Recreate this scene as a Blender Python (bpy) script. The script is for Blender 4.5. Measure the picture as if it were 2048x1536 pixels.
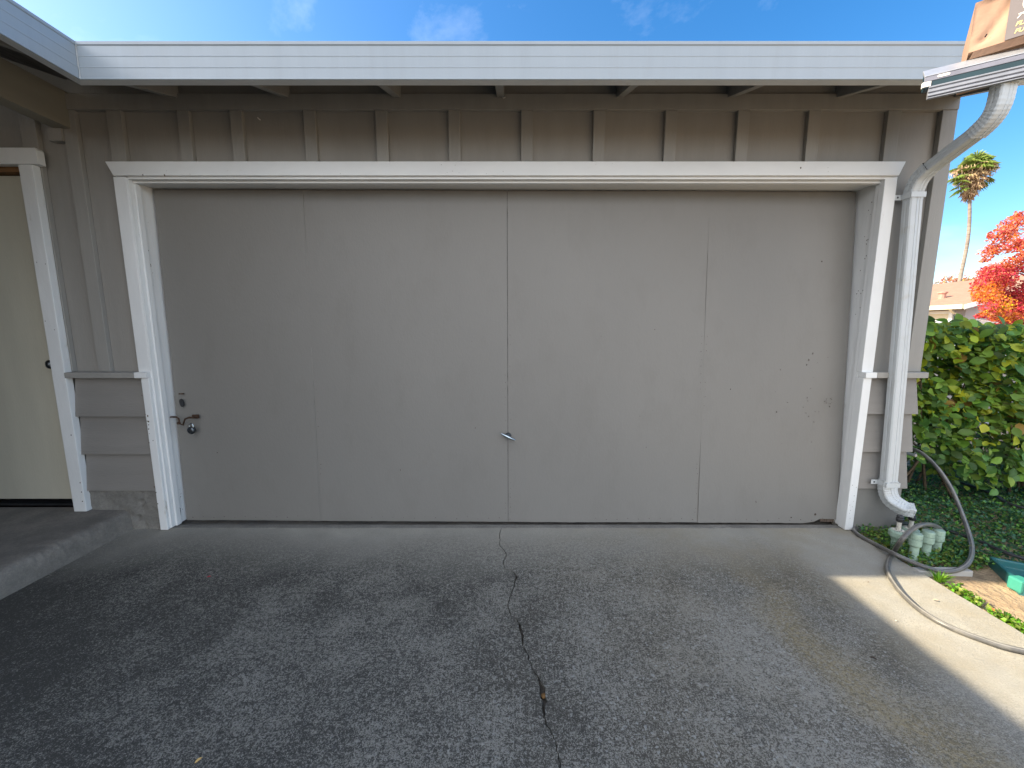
import bpy, bmesh, math, random
from mathutils import Vector, Matrix, noise
R = math.radians
for o in list(bpy.data.objects): bpy.data.objects.remove(o)
scn = bpy.context.scene
col = scn.collection

# ------------------------------------------------------------------ camera
PITCH = math.atan(.1395); FPX = 790.0; EYE = 1.255
cam_d = bpy.data.cameras.new('camera'); cam = bpy.data.objects.new('camera', cam_d); col.objects.link(cam)
cam.location = (0, 0, EYE); cam.rotation_euler = (math.pi/2 - PITCH, 0, 0)
cam_d.sensor_width = 36; cam_d.lens = FPX/2048*36
cam_d.clip_start = .02; cam_d.clip_end = 2000
scn.camera = cam
# ------------------------------------------------------------------ world
SUN_EL = math.atan2(2.492, 3.532)
w = bpy.data.worlds.new('World'); scn.world = w; w.use_nodes = True
nt = w.node_tree; nt.nodes.clear()
def N(t, typ, **kw):
    n = t.nodes.new(typ)
    for k, v in kw.items():
        if k == 'i':
            for a, b in v.items(): n.inputs[a].default_value = b
        else: setattr(n, k, v)
    return n
out = N(nt, 'ShaderNodeOutputWorld'); bg = N(nt, 'ShaderNodeBackground'); bg.inputs[1].default_value = .095
sky = N(nt, 'ShaderNodeTexSky'); sky.sky_type = 'NISHITA'; sky.sun_disc = False
sky.sun_elevation = SUN_EL; sky.sun_rotation = R(270.6); sky.altitude = 50; sky.air_density = 1.0; sky.dust_density = 1.4; sky.ozone_density = 2.2
hs = N(nt, 'ShaderNodeHueSaturation'); hs.inputs['Saturation'].default_value = 1.38; hs.inputs['Value'].default_value = 1.22
tc = N(nt, 'ShaderNodeTexCoord'); sep = N(nt, 'ShaderNodeSeparateXYZ')
nz = N(nt, 'ShaderNodeTexNoise', i={'Scale': 2.2, 'Detail': 7.0, 'Roughness': .6, 'Distortion': .3})
mp = N(nt, 'ShaderNodeMapping'); mp.inputs['Scale'].default_value = (1.3, 1, 1.5)
# unseen bright cloud added behind the photographer to fill the shaded facade, thin wisps elsewhere
back = N(nt, 'ShaderNodeMapRange', i={'From Min': -.12, 'From Max': -.6, 'To Min': 0., 'To Max': 1.})
cr = N(nt, 'ShaderNodeMapRange', i={'From Min': .38, 'From Max': .58, 'To Min': .3, 'To Max': 1.})
mul = N(nt, 'ShaderNodeMath', operation='MULTIPLY')
wr = N(nt, 'ShaderNodeMapRange', i={'From Min': .50, 'From Max': .85, 'To Min': 0., 'To Max': .22})
mx = N(nt, 'ShaderNodeMath', operation='MAXIMUM')
mix = N(nt, 'ShaderNodeMixRGB'); mix.inputs[2].default_value = (13.5, 13.7, 14.2, 1)
L = nt.links.new
L(sky.outputs[0], hs.inputs['Color']); L(tc.outputs['Generated'], sep.inputs[0]); L(tc.outputs['Generated'], mp.inputs[0]); L(mp.outputs[0], nz.inputs['Vector'])
dp = N(nt, 'ShaderNodeVectorMath', operation='DOT_PRODUCT'); dp.inputs[1].default_value = (.26, .965, 0); L(tc.outputs['Generated'], dp.inputs[0]); L(dp.outputs['Value'], back.inputs[0]); L(nz.outputs[0], cr.inputs[0]); L(back.outputs[0], mul.inputs[0]); L(cr.outputs[0], mul.inputs[1])
L(nz.outputs[0], wr.inputs[0]); L(mul.outputs[0], mx.inputs[0]); L(wr.outputs[0], mx.inputs[1])
L(mx.outputs[0], mix.inputs[0]); L(hs.outputs[0], mix.inputs[1]); L(mix.outputs[0], bg.inputs[0]); L(bg.outputs[0], out.inputs[0])
# ------------------------------------------------------------------ sun
sd = bpy.data.lights.new('sun', 'SUN'); sd.energy = 5.0; sd.angle = R(.6); sd.color = (1, .87, .66)
so = bpy.data.objects.new('sun', sd); col.objects.link(so)
so.rotation_euler = Vector((3.532, -.038, -2.492)).to_track_quat('-Z', 'Y').to_euler()
so.location = (-20, 0, 20)
scn.view_settings.view_transform = 'Standard'; scn.view_settings.look = 'None'
scn.view_settings.exposure = 1.35; scn.view_settings.gamma = 1
scn.render.resolution_x = 1024; scn.render.resolution_y = 768
scn.render.engine = 'CYCLES'
scn.cycles.max_bounces = 8; scn.cycles.diffuse_bounces = 5

# ------------------------------------------------------------------ helpers
CS, SN = math.cos(PITCH), math.sin(PITCH)
def P(x, y, Y):
    v = y-768; f = FPX*CS - v*SN; u = -FPX*SN - v*CS
    return Vector(((x-1024)*Y/f, Y, EYE+u*Y/f))
def G(x, y, z=0.):
    v = y-768; f = FPX*CS - v*SN; u = -FPX*SN - v*CS
    Y = (z-EYE)/u*f
    return Vector(((x-1024)*Y/f, Y, z))
def tag(o, label=None, cat=None, group=None, kind=None):
    if label: o['label'] = label
    if cat: o['category'] = cat
    if group: o['group'] = group
    if kind: o['kind'] = kind
    return o
def empty(name, loc=(0, 0, 0), label=None, cat=None, group=None):
    o = bpy.data.objects.new(name, None); o.empty_display_size = .1; col.objects.link(o); o.location = loc
    return tag(o, label, cat, group)
def link(name, me, mats, parent=None, smooth=False):
    o = bpy.data.objects.new(name, me); col.objects.link(o)
    for m in (mats if isinstance(mats, (list, tuple)) else [mats]): me.materials.append(m)
    if parent is not None:
        o.parent = parent; o.location = -Vector(world_loc(parent))
    if smooth:
        for p in me.polygons: p.use_smooth = True
    return o
def world_loc(o):
    v = Vector(o.location)
    while o.parent: o = o.parent; v += Vector(o.location)
    return v
class MB:
    def __init__(s): s.v = []; s.f = []; s.m = []; s.sm = []
    def add(s, vs, fs, m=0, smooth=False):
        b = len(s.v); s.v += [tuple(v) for v in vs]
        for f in fs: s.f.append([b+i for i in f]); s.m.append(m); s.sm.append(smooth)
    def box(s, a, b, m=0):
        x0, y0, z0 = a; x1, y1, z1 = b
        s.hexa([(x0,y0,z0),(x1,y0,z0),(x1,y1,z0),(x0,y1,z0),(x0,y0,z1),(x1,y0,z1),(x1,y1,z1),(x0,y1,z1)], m)
    def hexa(s, c, m=0):
        s.add(c, [(0,3,2,1),(4,5,6,7),(0,1,5,4),(1,2,6,5),(2,3,7,6),(3,0,4,7)], m)
    def prism(s, poly, axis, a, b, m=0):
        # poly: 2D points ; axis 0: (y,z) extruded in x ; axis 1: (x,z) extruded in y ; axis 2: (x,y) extruded in z
        n = len(poly)
        def mk(p, t): return (t, p[0], p[1]) if axis == 0 else (p[0], t, p[1]) if axis == 1 else (p[0], p[1], t)
        vs = [mk(p, a) for p in poly] + [mk(p, b) for p in poly]
        fs = [list(range(n))[::-1], list(range(n, 2*n))] + [(i, (i+1) % n, n+(i+1) % n, n+i) for i in range(n)]
        s.add(vs, fs, m)
    def tube(s, pts, rad, seg=10, m=0, cap=True, rx=None):
        pts = [Vector(p) for p in pts]; n = len(pts)
        rads = rad if isinstance(rad, (list, tuple)) else [rad]*n
        up = Vector((0, 0, 1)); vs = []; prev = None
        for i, p in enumerate(pts):
            d = (pts[min(i+1, n-1)]-pts[max(i-1, 0)]).normalized()
            if prev is None:
                a = d.cross(up); a = a if a.length > .05 else d.cross(Vector((1, 0, 0)))
            else: a = prev - d*prev.dot(d)
            a.normalize(); prev = a; b = a.cross(d)
            for k in range(seg):
                t = 2*math.pi*k/seg
                vs.append(p + a*math.cos(t)*rads[i] + b*math.sin(t)*rads[i])
        fs = [(i*seg+k, i*seg+(k+1) % seg, (i+1)*seg+(k+1) % seg, (i+1)*seg+k) for i in range(n-1) for k in range(seg)]
        s.add(vs, fs, m, True)
        if cap: s.add(vs[:seg], [list(range(seg))], m); s.add(vs[-seg:], [list(range(seg))[::-1]], m)
    def lathe(s, c, prof, seg=16, m=0, smooth=False):
        vs = []; n = len(prof)
        for r, z in prof:
            for k in range(seg):
                t = 2*math.pi*k/seg; vs.append((c[0]+r*math.cos(t), c[1]+r*math.sin(t), c[2]+z))
        fs = [(i*seg+k, i*seg+(k+1) % seg, (i+1)*seg+(k+1) % seg, (i+1)*seg+k) for i in range(n-1) for k in range(seg)]
        s.add(vs, fs, m, smooth)
        s.add(vs[-seg:], [list(range(seg))], m); s.add(vs[:seg], [list(range(seg))[::-1]], m)
    def build(s, name, mats, parent=None, bevel=0, recalc=True):
        me = bpy.data.meshes.new(name); me.from_pydata(s.v, [], s.f)
        for p, m, k in zip(me.polygons, s.m, s.sm): p.material_index = m; p.use_smooth = k
        if recalc or bevel:
            bm = bmesh.new(); bm.from_mesh(me)
            bmesh.ops.recalc_face_normals(bm, faces=bm.faces)
            if bevel:
                es = [e for e in bm.edges if len(e.link_faces) == 2 and e.calc_face_angle(0) > .6]
                bmesh.ops.bevel(bm, geom=es, offset=bevel, segments=2, profile=.6, affect='EDGES', clamp_overlap=True)
            bm.to_mesh(me); bm.free()
        return link(name, me, mats, parent)
def board(name, a, b, mat, parent, bevel=.0025, jit=0.):
    m = MB(); m.box(a, b)
    return m.build(name, mat, parent, bevel)
def catmull(pts, n=8):
    pts = [Vector(p) for p in pts]; o = []
    q = [pts[0]*2-pts[1]] + pts + [pts[-1]*2-pts[-2]]
    for i in range(1, len(q)-2):
        a, b, c, d = q[i-1:i+3]
        for k in range(n):
            t = k/n
            o.append(.5*((2*b)+(c-a)*t+(2*a-5*b+4*c-d)*t*t+(3*b-a-3*c+d)*t**3))
    o.append(pts[-1]); return o

# ------------------------------------------------------------------ materials
def mat(name, c, rough=.7, spec=.3, metal=0., var=.1, scale=6., bump=.0, bscale=60., stretch=(1, 1, 1), dirt=None, dirt_amt=.0, dscale=3., dlo=.55, dhi=.7, trans=0, island=0., col2=None, bdist=.004):
    m = bpy.data.materials.new(name); m.use_nodes = True; t = m.node_tree; b = t.nodes['Principled BSDF']; l = t.links.new
    b.inputs['Roughness'].default_value = rough; b.inputs['Metallic'].default_value = metal; b.inputs['Specular IOR Level'].default_value = spec
    g = N(t, 'ShaderNodeNewGeometry'); tcn = N(t, 'ShaderNodeTexCoord'); mpn = N(t, 'ShaderNodeMapping'); mpn.inputs['Scale'].default_value = stretch
    l(g.outputs['Position'], mpn.inputs[0])
    n1 = N(t, 'ShaderNodeTexNoise', i={'Scale': scale, 'Detail': 6., 'Roughness': .6}); l(mpn.outputs[0], n1.inputs['Vector'])
    lo = [x*(1-var) for x in c]; hi = [min(1, x*(1+var)) for x in c] if col2 is None else col2
    ramp = N(t, 'ShaderNodeMapRange', i={'From Min': .3, 'From Max': .7}); l(n1.outputs[0], ramp.inputs[0])
    mxn = N(t, 'ShaderNodeMixRGB'); mxn.inputs[1].default_value = (*lo, 1); mxn.inputs[2].default_value = (*hi, 1); l(ramp.outputs[0], mxn.inputs[0])
    last = mxn.outputs[0]
    if island:
        hv = N(t, 'ShaderNodeHueSaturation'); l(last, hv.inputs['Color'])
        a = N(t, 'ShaderNodeMapRange', i={'To Min': 1-island, 'To Max': 1+island}); l(g.outputs['Random Per Island'], a.inputs[0]); l(a.outputs[0], hv.inputs['Value'])
        wn = N(t, 'ShaderNodeTexWhiteNoise', noise_dimensions='1D'); l(g.outputs['Random Per Island'], wn.inputs['W'])
        a2 = N(t, 'ShaderNodeMapRange', i={'To Min': .5-.06*island, 'To Max': .5+.04*island}); l(wn.outputs[0], a2.inputs[0]); l(a2.outputs[0], hv.inputs['Hue'])
        last = hv.outputs[0]
    if dirt:
        n2 = N(t, 'ShaderNodeTexNoise', i={'Scale': dscale, 'Detail': 9., 'Roughness': .68}); l(mpn.outputs[0], n2.inputs['Vector'])
        r2 = N(t, 'ShaderNodeMapRange', i={'From Min': dlo, 'From Max': dhi, 'To Max': dirt_amt}); l(n2.outputs[0], r2.inputs[0])
        m2 = N(t, 'ShaderNodeMixRGB'); m2.inputs[2].default_value = (*dirt, 1); l(last, m2.inputs[1]); l(r2.outputs[0], m2.inputs[0]); last = m2.outputs[0]
    l(last, b.inputs['Base Color'])
    if bump:
        n3 = N(t, 'ShaderNodeTexNoise', i={'Scale': bscale, 'Detail': 4., 'Roughness': .6}); l(mpn.outputs[0], n3.inputs['Vector'])
        bp = N(t, 'ShaderNodeBump', i={'Strength': bump, 'Distance': bdist}); l(n3.outputs[0], bp.inputs['Height']); l(bp.outputs[0], b.inputs['Normal'])
    if trans:
        tr = N(t, 'ShaderNodeBsdfTranslucent'); l(last, tr.inputs[0]); ms = N(t, 'ShaderNodeMixShader'); ms.inputs[0].default_value = trans
        o = t.nodes['Material Output']; l(b.outputs[0], ms.inputs[1]); l(tr.outputs[0], ms.inputs[2]); l(ms.outputs[0], o.inputs[0])
    return m
TAUPE = (.275, .262, .238)
M = {}
M['siding'] = mat('taupe_siding_paint', TAUPE, .62, .3, var=.07, scale=2.2, bump=.35, bscale=55, stretch=(3, 3, .5), dirt=(.33, .31, .28), dirt_amt=.35, dscale=5, dlo=.5, dhi=.75)
M['trimgrey'] = mat('taupe_batten_paint', (.285, .275, .252), .6, .3, var=.08, scale=3, bump=.3, bscale=70, stretch=(4, 4, .4))
M['lap'] = mat('taupe_lap_paint', (.225, .212, .194), .6, .3, var=.07, scale=4, bump=.35, bscale=60, stretch=(.4, 1, 3))
M['tan'] = mat('tan_beam_paint', (.25, .235, .19), .6, .3, var=.06, scale=4, bump=.25, bscale=50, stretch=(1, .3, 2))
M['white'] = mat('white_trim_paint', (.70, .71, .70), .5, .35, var=.05, scale=5, bump=.3, bscale=45, stretch=(1.5, 1.5, .5), dirt=(.33, .26, .17), dirt_amt=.75, dscale=9, dlo=.64, dhi=.76)
M['whiteh'] = mat('white_header_paint', (.70, .71, .70), .5, .35, var=.05, scale=5, bump=.3, bscale=45, stretch=(.4, 1.5, 1.5), dirt=(.33, .26, .17), dirt_amt=.6, dscale=7, dlo=.66, dhi=.78)
M['gutter'] = mat('white_gutter_enamel', (.31, .355, .39), .33, .5, var=.04, scale=2.5, bump=.12, bscale=9, stretch=(5, 5, .5), dirt=(.26, .27, .26), dirt_amt=.2, dscale=3, dlo=.52, dhi=.78, bdist=.006)
M['pipe'] = mat('white_downspout_enamel', (.50, .525, .53), .38, .45, var=.05, scale=5, bump=.12, bscale=20, dirt=(.38, .34, .27), dirt_amt=.5, dscale=6, dlo=.58, dhi=.74)
M['cream'] = mat('cream_door_paint', (.50, .475, .385), .55, .3, var=.05, scale=3, bump=.25, bscale=60, stretch=(3, 3, .5), dirt=(.2, .18, .15), dirt_amt=.6, dscale=14, dlo=.72, dhi=.78)
M['bare'] = mat('bare_brown_wood', (.20, .105, .045), .7, .2, var=.3, scale=20, stretch=(.2, 1, 3), bump=.3)
M['dark'] = mat('dark_void', (.012, .012, .014), .9, .1, var=.2)
M['steel'] = mat('dark_pitted_steel', (.09, .10, .11), .32, .5, metal=.9, var=.4, scale=60, bump=.2, bscale=200)
M['chrome'] = mat('chromed_steel', (.38, .44, .48), .2, .5, metal=1., var=.05)
M['rust'] = mat('rusty_iron', (.065, .038, .025), .8, .3, metal=.3, var=.6, scale=90, bump=.5, bscale=200)
M['nail'] = mat('rust_dark_nail', (.06, .045, .035), .8, .2, var=.4, scale=80)
M['shingle'] = mat('grey_shingle', (.16, .15, .14), .9, .1, var=.3, scale=14, bump=.5)
M['black'] = mat('black_plastic', (.025, .026, .028), .5, .4, var=.3, scale=30)
M['pvc'] = mat('white_pvc', (.62, .60, .54), .5, .4, var=.1, scale=40, dirt=(.2, .15, .09), dirt_amt=.7, dscale=40, dlo=.5, dhi=.7)
M['pvcgreen'] = mat('pale_green_plastic', (.29, .40, .32), .5, .4, var=.12, scale=40, dirt=(.12, .12, .08), dirt_amt=.6, dscale=35, dlo=.52, dhi=.72)
M['kraft'] = mat('kraft_cardboard', (.37, .235, .165), .85, .15, var=.1, scale=8, bump=.5, bscale=10, bdist=.01)
M['print'] = mat('grey_print_cardboard', (.17, .15, .15), .8, .2, var=.08, scale=10)
M['ink'] = mat('pale_yellow_ink', (.72, .55, .25), .8, .2, var=.04)
M['inkw'] = mat('pale_white_ink', (.8, .76, .7), .8, .2, var=.04)
M['galv'] = mat('galvanised_steel', (.55, .57, .60), .42, .5, metal=.75, var=.12, scale=25, bump=.08, bscale=30)
M['railgreen'] = mat('dark_green_enamel', (.012, .035, .045), .4, .4, var=.2, scale=10)
M['teal'] = mat('teal_plastic', (.025, .13, .135), .35, .5, var=.1, scale=12, dirt=(.1, .12, .09), dirt_amt=.5, dscale=12, dlo=.5, dhi=.75)
M['stem'] = mat('brown_bark', (.10, .075, .05), .9, .1, var=.4, scale=25, bump=.5)
M['palmtrunk'] = mat('palm_bark', (.23, .195, .165), .9, .1, var=.35, scale=1.2, stretch=(1, 1, 6), bump=.5, bscale=4, bdist=.05)

def concrete(name, clean, grime, wear=True):
    """weathered concrete: clean trowelled cement with dark grime whose patches are broken by exposed aggregate"""
    m = bpy.data.materials.new(name); m.use_nodes = True; t = m.node_tree; b = t.nodes['Principled BSDF']; l = t.links.new
    b.inputs['Roughness'].default_value = .88; b.inputs['Specular IOR Level'].default_value = .25
    g = N(t, 'ShaderNodeNewGeometry'); sp = N(t, 'ShaderNodeSeparateXYZ'); l(g.outputs['Position'], sp.inputs[0])
    def noise_(sc, det=8., ro=.6, dis=0.):
        n = N(t, 'ShaderNodeTexNoise', i={'Scale': sc, 'Detail': det, 'Roughness': ro, 'Distortion': dis}); l(g.outputs['Position'], n.inputs['Vector']); return n.outputs[0]
    def mr(s, a, b_, c=0., d=1., clampf=True):
        n = N(t, 'ShaderNodeMapRange', i={'From Min': a, 'From Max': b_, 'To Min': c, 'To Max': d}); n.clamp = clampf; l(s, n.inputs[0]); return n.outputs[0]
    def ma(op, a, b_):
        n = N(t, 'ShaderNodeMath', operation=op)
        for i, q in enumerate((a, b_)):
            if isinstance(q, (int, float)): n.inputs[i].default_value = q
            else: l(q, n.inputs[i])
        return n.outputs[0]
    def mixc(f, a, c):
        n = N(t, 'ShaderNodeMixRGB')
        if isinstance(f, float): n.inputs[0].default_value = f
        else: l(f, n.inputs[0])
        for i, q in ((1, a), (2, c)):
            if isinstance(q, tuple): n.inputs[i].default_value = (*q, 1)
            else: l(q, n.inputs[i])
        return n.outputs[0]
    big = noise_(1.1, 5., .55, .4); mid = noise_(5., 8., .7, .2); fine = noise_(75., 7., .8, .25); vf = noise_(170., 3., .6)
    cl = mixc(mr(mid, .3, .7), tuple(x*.86 for x in clean), tuple(x*1.1 for x in clean))
    cl = mixc(mr(vf, .35, .7, 0., .35), cl, tuple(x*.6 for x in clean))
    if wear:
        # dark cover fades towards the door and right hand edge, heavier on the left
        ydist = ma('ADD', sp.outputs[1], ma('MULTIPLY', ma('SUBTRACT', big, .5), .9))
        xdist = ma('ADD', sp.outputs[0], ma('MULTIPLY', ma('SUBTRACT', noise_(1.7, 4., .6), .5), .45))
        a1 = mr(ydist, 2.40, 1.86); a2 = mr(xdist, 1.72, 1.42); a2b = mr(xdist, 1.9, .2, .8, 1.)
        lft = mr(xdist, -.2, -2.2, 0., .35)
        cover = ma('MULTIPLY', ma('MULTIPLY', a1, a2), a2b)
        # cover thins out at the right edge
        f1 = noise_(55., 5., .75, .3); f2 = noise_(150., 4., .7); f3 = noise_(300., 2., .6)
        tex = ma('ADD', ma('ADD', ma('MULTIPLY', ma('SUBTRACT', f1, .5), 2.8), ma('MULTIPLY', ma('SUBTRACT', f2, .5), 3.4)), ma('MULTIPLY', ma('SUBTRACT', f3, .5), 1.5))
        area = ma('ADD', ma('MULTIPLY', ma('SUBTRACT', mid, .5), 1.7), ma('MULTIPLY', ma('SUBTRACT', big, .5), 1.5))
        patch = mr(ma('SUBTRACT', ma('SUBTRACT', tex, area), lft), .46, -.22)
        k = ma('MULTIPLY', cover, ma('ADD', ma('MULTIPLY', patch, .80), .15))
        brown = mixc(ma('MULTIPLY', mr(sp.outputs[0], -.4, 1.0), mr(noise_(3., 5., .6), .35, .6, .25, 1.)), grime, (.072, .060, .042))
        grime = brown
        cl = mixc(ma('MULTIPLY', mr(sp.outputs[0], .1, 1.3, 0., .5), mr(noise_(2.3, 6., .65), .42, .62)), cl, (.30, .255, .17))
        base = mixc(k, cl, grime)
        # bluish film on the left
        # exposed pebbles and lichen dots
        vo = N(t, 'ShaderNodeTexVoronoi', i={'Scale': 78., 'Randomness': 1.})
        wv = N(t, 'ShaderNodeVectorMath', operation='MULTIPLY_ADD'); wn_ = N(t, 'ShaderNodeTexNoise', i={'Scale': 60., 'Detail': 3.}); l(g.outputs['Position'], wn_.inputs['Vector']); l(wn_.outputs['Color'], wv.inputs[0]); wv.inputs[1].default_value = (.018, .018, .018); l(g.outputs['Position'], wv.inputs[2]); l(wv.outputs[0], vo.inputs['Vector'])
        vs_ = N(t, 'ShaderNodeSeparateColor'); l(vo.outputs['Color'], vs_.inputs[0])
        dot = ma('MULTIPLY', mr(vo.outputs['Distance'], .42, .30), mr(vs_.outputs[0], .74, .90))
        dot = ma('MULTIPLY', dot, ma('MULTIPLY', mr(sp.outputs[0], -.6, .5, .25, 1.), cover))
        base = mixc(ma('MULTIPLY', dot, .75), base, (.36, .36, .33))
        vo2 = N(t, 'ShaderNodeTexVoronoi', i={'Scale': 120., 'Randomness': 1.}); l(g.outputs['Position'], vo2.inputs['Vector'])
        dk = ma('MULTIPLY', mr(vo2.outputs['Distance'], .3, .15), mr(mid, .45, .6, .0, .5))
        base = mixc(ma('MULTIPLY', dk, .8), base, (.045, .043, .04))
        # ochre band winding down the right, painted for the yellow sun reflection
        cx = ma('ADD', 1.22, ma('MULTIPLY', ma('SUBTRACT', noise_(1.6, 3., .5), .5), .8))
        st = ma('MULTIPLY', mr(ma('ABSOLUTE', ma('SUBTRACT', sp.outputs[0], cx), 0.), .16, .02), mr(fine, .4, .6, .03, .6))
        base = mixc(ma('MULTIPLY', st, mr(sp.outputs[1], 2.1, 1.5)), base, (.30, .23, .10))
        hgt = ma('ADD', ma('MULTIPLY', patch, -.35), ma('ADD', fine, ma('MULTIPLY', dot, .5)))
    else:
        k = mr(ma('ADD', ma('MULTIPLY', fine, .5), ma('MULTIPLY', mid, .5)), .42, .62)
        base = mixc(ma('MULTIPLY', ma('SUBTRACT', 1., k), .55), cl, grime)
        hgt = ma('ADD', mid, fine)
    l(base, b.inputs['Base Color'])
    bp = N(t, 'ShaderNodeBump', i={'Strength': .75, 'Distance': .004}); l(ma('ADD', hgt, ma('MULTIPLY', vf, .5)), bp.inputs['Height']); l(bp.outputs[0], b.inputs['Normal'])
    return m
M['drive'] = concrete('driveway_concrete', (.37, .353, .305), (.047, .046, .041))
M['slab'] = concrete('porch_concrete', (.27, .245, .21), (.10, .095, .088), False)
M['stemwall'] = concrete('stem_wall_concrete', (.25, .24, .215), (.09, .085, .08), False)
M['soil'] = mat('sandy_soil', (.36, .265, .165), .95, .1, var=.25, scale=9, bump=.9, bscale=40, dirt=(.24, .17, .11), dirt_amt=.6, dscale=16, dlo=.45, dhi=.7, bdist=.02)
M['asphalt'] = mat('asphalt', (.09, .09, .09), .9, .2, var=.2, scale=8, bump=.4, bscale=90)
M['walk'] = mat('pavement_concrete', (.42, .40, .37), .9, .2, var=.1, scale=4, bump=.3, bscale=60)

rnd = random.Random(7)
# ================================================================== SETTING
# ground
def sheet(name, x0, y0, x1, y1, z, m, n=1, amp=0.):
    b = MB(); vs = []
    for j in range(n+1):
        for i in range(n+1):
            x = x0+(x1-x0)*i/n; y = y0+(y1-y0)*j/n
            vs.append((x, y, z+(amp*noise.noise((x*3, y*3, 0)) if amp else 0)))
    b.add(vs, [(j*(n+1)+i, j*(n+1)+i+1, (j+1)*(n+1)+i+1, (j+1)*(n+1)+i) for j in range(n) for i in range(n)])
    return b.build(name, m, recalc=False)
tag(sheet('ground', -600, -600, 600, 900, -.16, M['soil']), kind='structure')
tag(sheet('garden_soil', 2.0, -4, 6.4, 5.2, -.035, M['soil'], 60, .03), kind='structure')
tag(sheet('street', 7.6, -60, 15.5, 90, -.12, M['asphalt']), kind='structure')
b = MB(); b.box((6.4, -60, -.14), (7.6, 90, .0)); tag(b.build('pavement', M['walk'], bevel=.01), kind='structure')
b = MB(); b.box((15.5, -60, -.14), (17., 90, .0)); tag(b.build('pavement', M['walk'], bevel=.01), kind='structure')

# driveway: two slabs parted by a real crack
crack_px = [(1003,1058),(999,1068),(1001,1080),(999,1090),(1006,1098),(1012,1107),(1010,1117),(1007,1125),(1009,1136),(1017,1140),(1028,1144),(1033,1156),(1029,1164),(1026,1178),(1022,1192),(1016,1206),(1015,1212),(1020,1226),(1023,1233),(1033,1238),(1039,1246),(1044,1262),(1046,1272),(1045,1290),(1050,1300),(1057,1313),(1062,1328),(1068,1343),(1077,1357),(1082,1368),(1085,1385),(1090,1402),(1088,1425),(1092,1440),(1098,1456),(1107,1472),(1112,1488),(1117,1508),(1120,1536),(1126,1580),(1122,1660),(1136,1800)]
wid = {11: .007, 10: .004, 21: .008, 20: .005, 22: .005, 28: .004, 29: .009, 30: .012, 31: .009, 13:.003, 24:.003, 32: .005}
cl = [G(*p) for p in crack_px]
cl[0].y = 2.36
cl += [Vector((.13, .1, 0)), Vector((.02, -.4, 0)), Vector((.1, -1.4, 0)), Vector((-.1, -3, 0)), Vector((.1, -14, 0))]
# refine the line with jagged midpoints
fine = []
for i, p in enumerate(cl):
    wd = wid.get(i, .0025 if i > 12 else .0024)
    fine.append((p, wd))
    if i < len(cl)-1:
        q = cl[i+1]
        for t in (.33, .66):
            r_ = p.lerp(q, t); r_.x += rnd.uniform(-.0045, .0045)
            fine.append((r_, (wd*(1-t)+wid.get(i+1, .0024)*t)*rnd.uniform(.75, 1.2)))
Ls = [(p.x-w_*rnd.uniform(.7, 1.1), p.y) for p, w_ in fine]; Rs = [(p.x+w_*rnd.uniform(.7, 1.1), p.y) for p, w_ in fine]
XL, XR = -2.9, 2.125
# wobbly broken right edge
edge = []
yy = -14.
while yy < 2.36:
    edge.append((XR + .012*noise.noise((yy*4, 3, 0)) + .006*noise.noise((yy*22, 1, 0)), yy)); yy += .06 if yy > 0 else .5
edge.append((XR, 2.36))
b = MB()
def slab(poly, z=0., th=.05):
    n = len(poly)
    b.add([(x, y, z) for x, y in poly], [list(range(n))])
    b.add([(x, y, z) for x, y in poly]+[(x, y, z-th) for x, y in poly], [(i, (i+1) % n, n+(i+1) % n, n+i) for i in range(n)])
SLAB_TH = .02
slab([(XL, -14), (Ls[-1][0], -14)] + [p for p in Ls[::-1]] + [(XL, 2.36)])
slab([(Rs[-1][0], -14)] + edge + [p for p in Rs])
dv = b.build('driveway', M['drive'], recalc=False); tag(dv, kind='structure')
b = MB(); b.box((XL, -14, -.085), (XR-.02, 2.3, -.014)); tag(b.build('soil_bed', mat('crack_soil', (.06, .052, .042), .95, .1, var=.5, scale=60)), kind='structure')
# garage floor threshold behind the door line
b = MB(); b.box((-2.24, 2.362, -.09), (2.13, 2.405, .002)); b.box((-2.24, 2.4055, -.09), (2.13, 6.0, -.03)); tag(b.build('garage_floor', M['stemwall'], bevel=.004), kind='structure')
# weeds or stones lodged in the crack
for px, r_, c_ in (((1087, 1388), .0085, (.16, .09, .035)), ((1075, 1371), .0085, (.07, .06, .05)), ((1032, 1152), .006, (.05, .045, .04)), ((1045, 1262), .008, (.05, .045, .04))):
    p = G(*px); bm = bmesh.new(); bmesh.ops.create_icosphere(bm, subdivisions=2, radius=r_)
    for v in bm.verts: v.co *= 1+.35*noise.noise(v.co*90+p*3); v.co.z *= .6; v.co.y *= 1.3; v.co += Vector((p.x, p.y, -.006))
    me = bpy.data.meshes.new('pebble'); bm.to_mesh(me); bm.free()
    where = {(1087, 1388): 'rusty brown pebble in the widest gap of the driveway crack', (1075, 1371): 'dark grey pebble beside the rusty one in the crack', (1032, 1152): 'small dark stone in the crack nearest the garage door', (1045, 1262): 'dark stone filling the middle chip of the driveway crack'}[px]
    tag(link('pebble', me, mat('pebble_stone', c_, .85, .2, var=.3, scale=90), smooth=True), where, 'pebble', 'stones lodged in the driveway crack')
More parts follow.
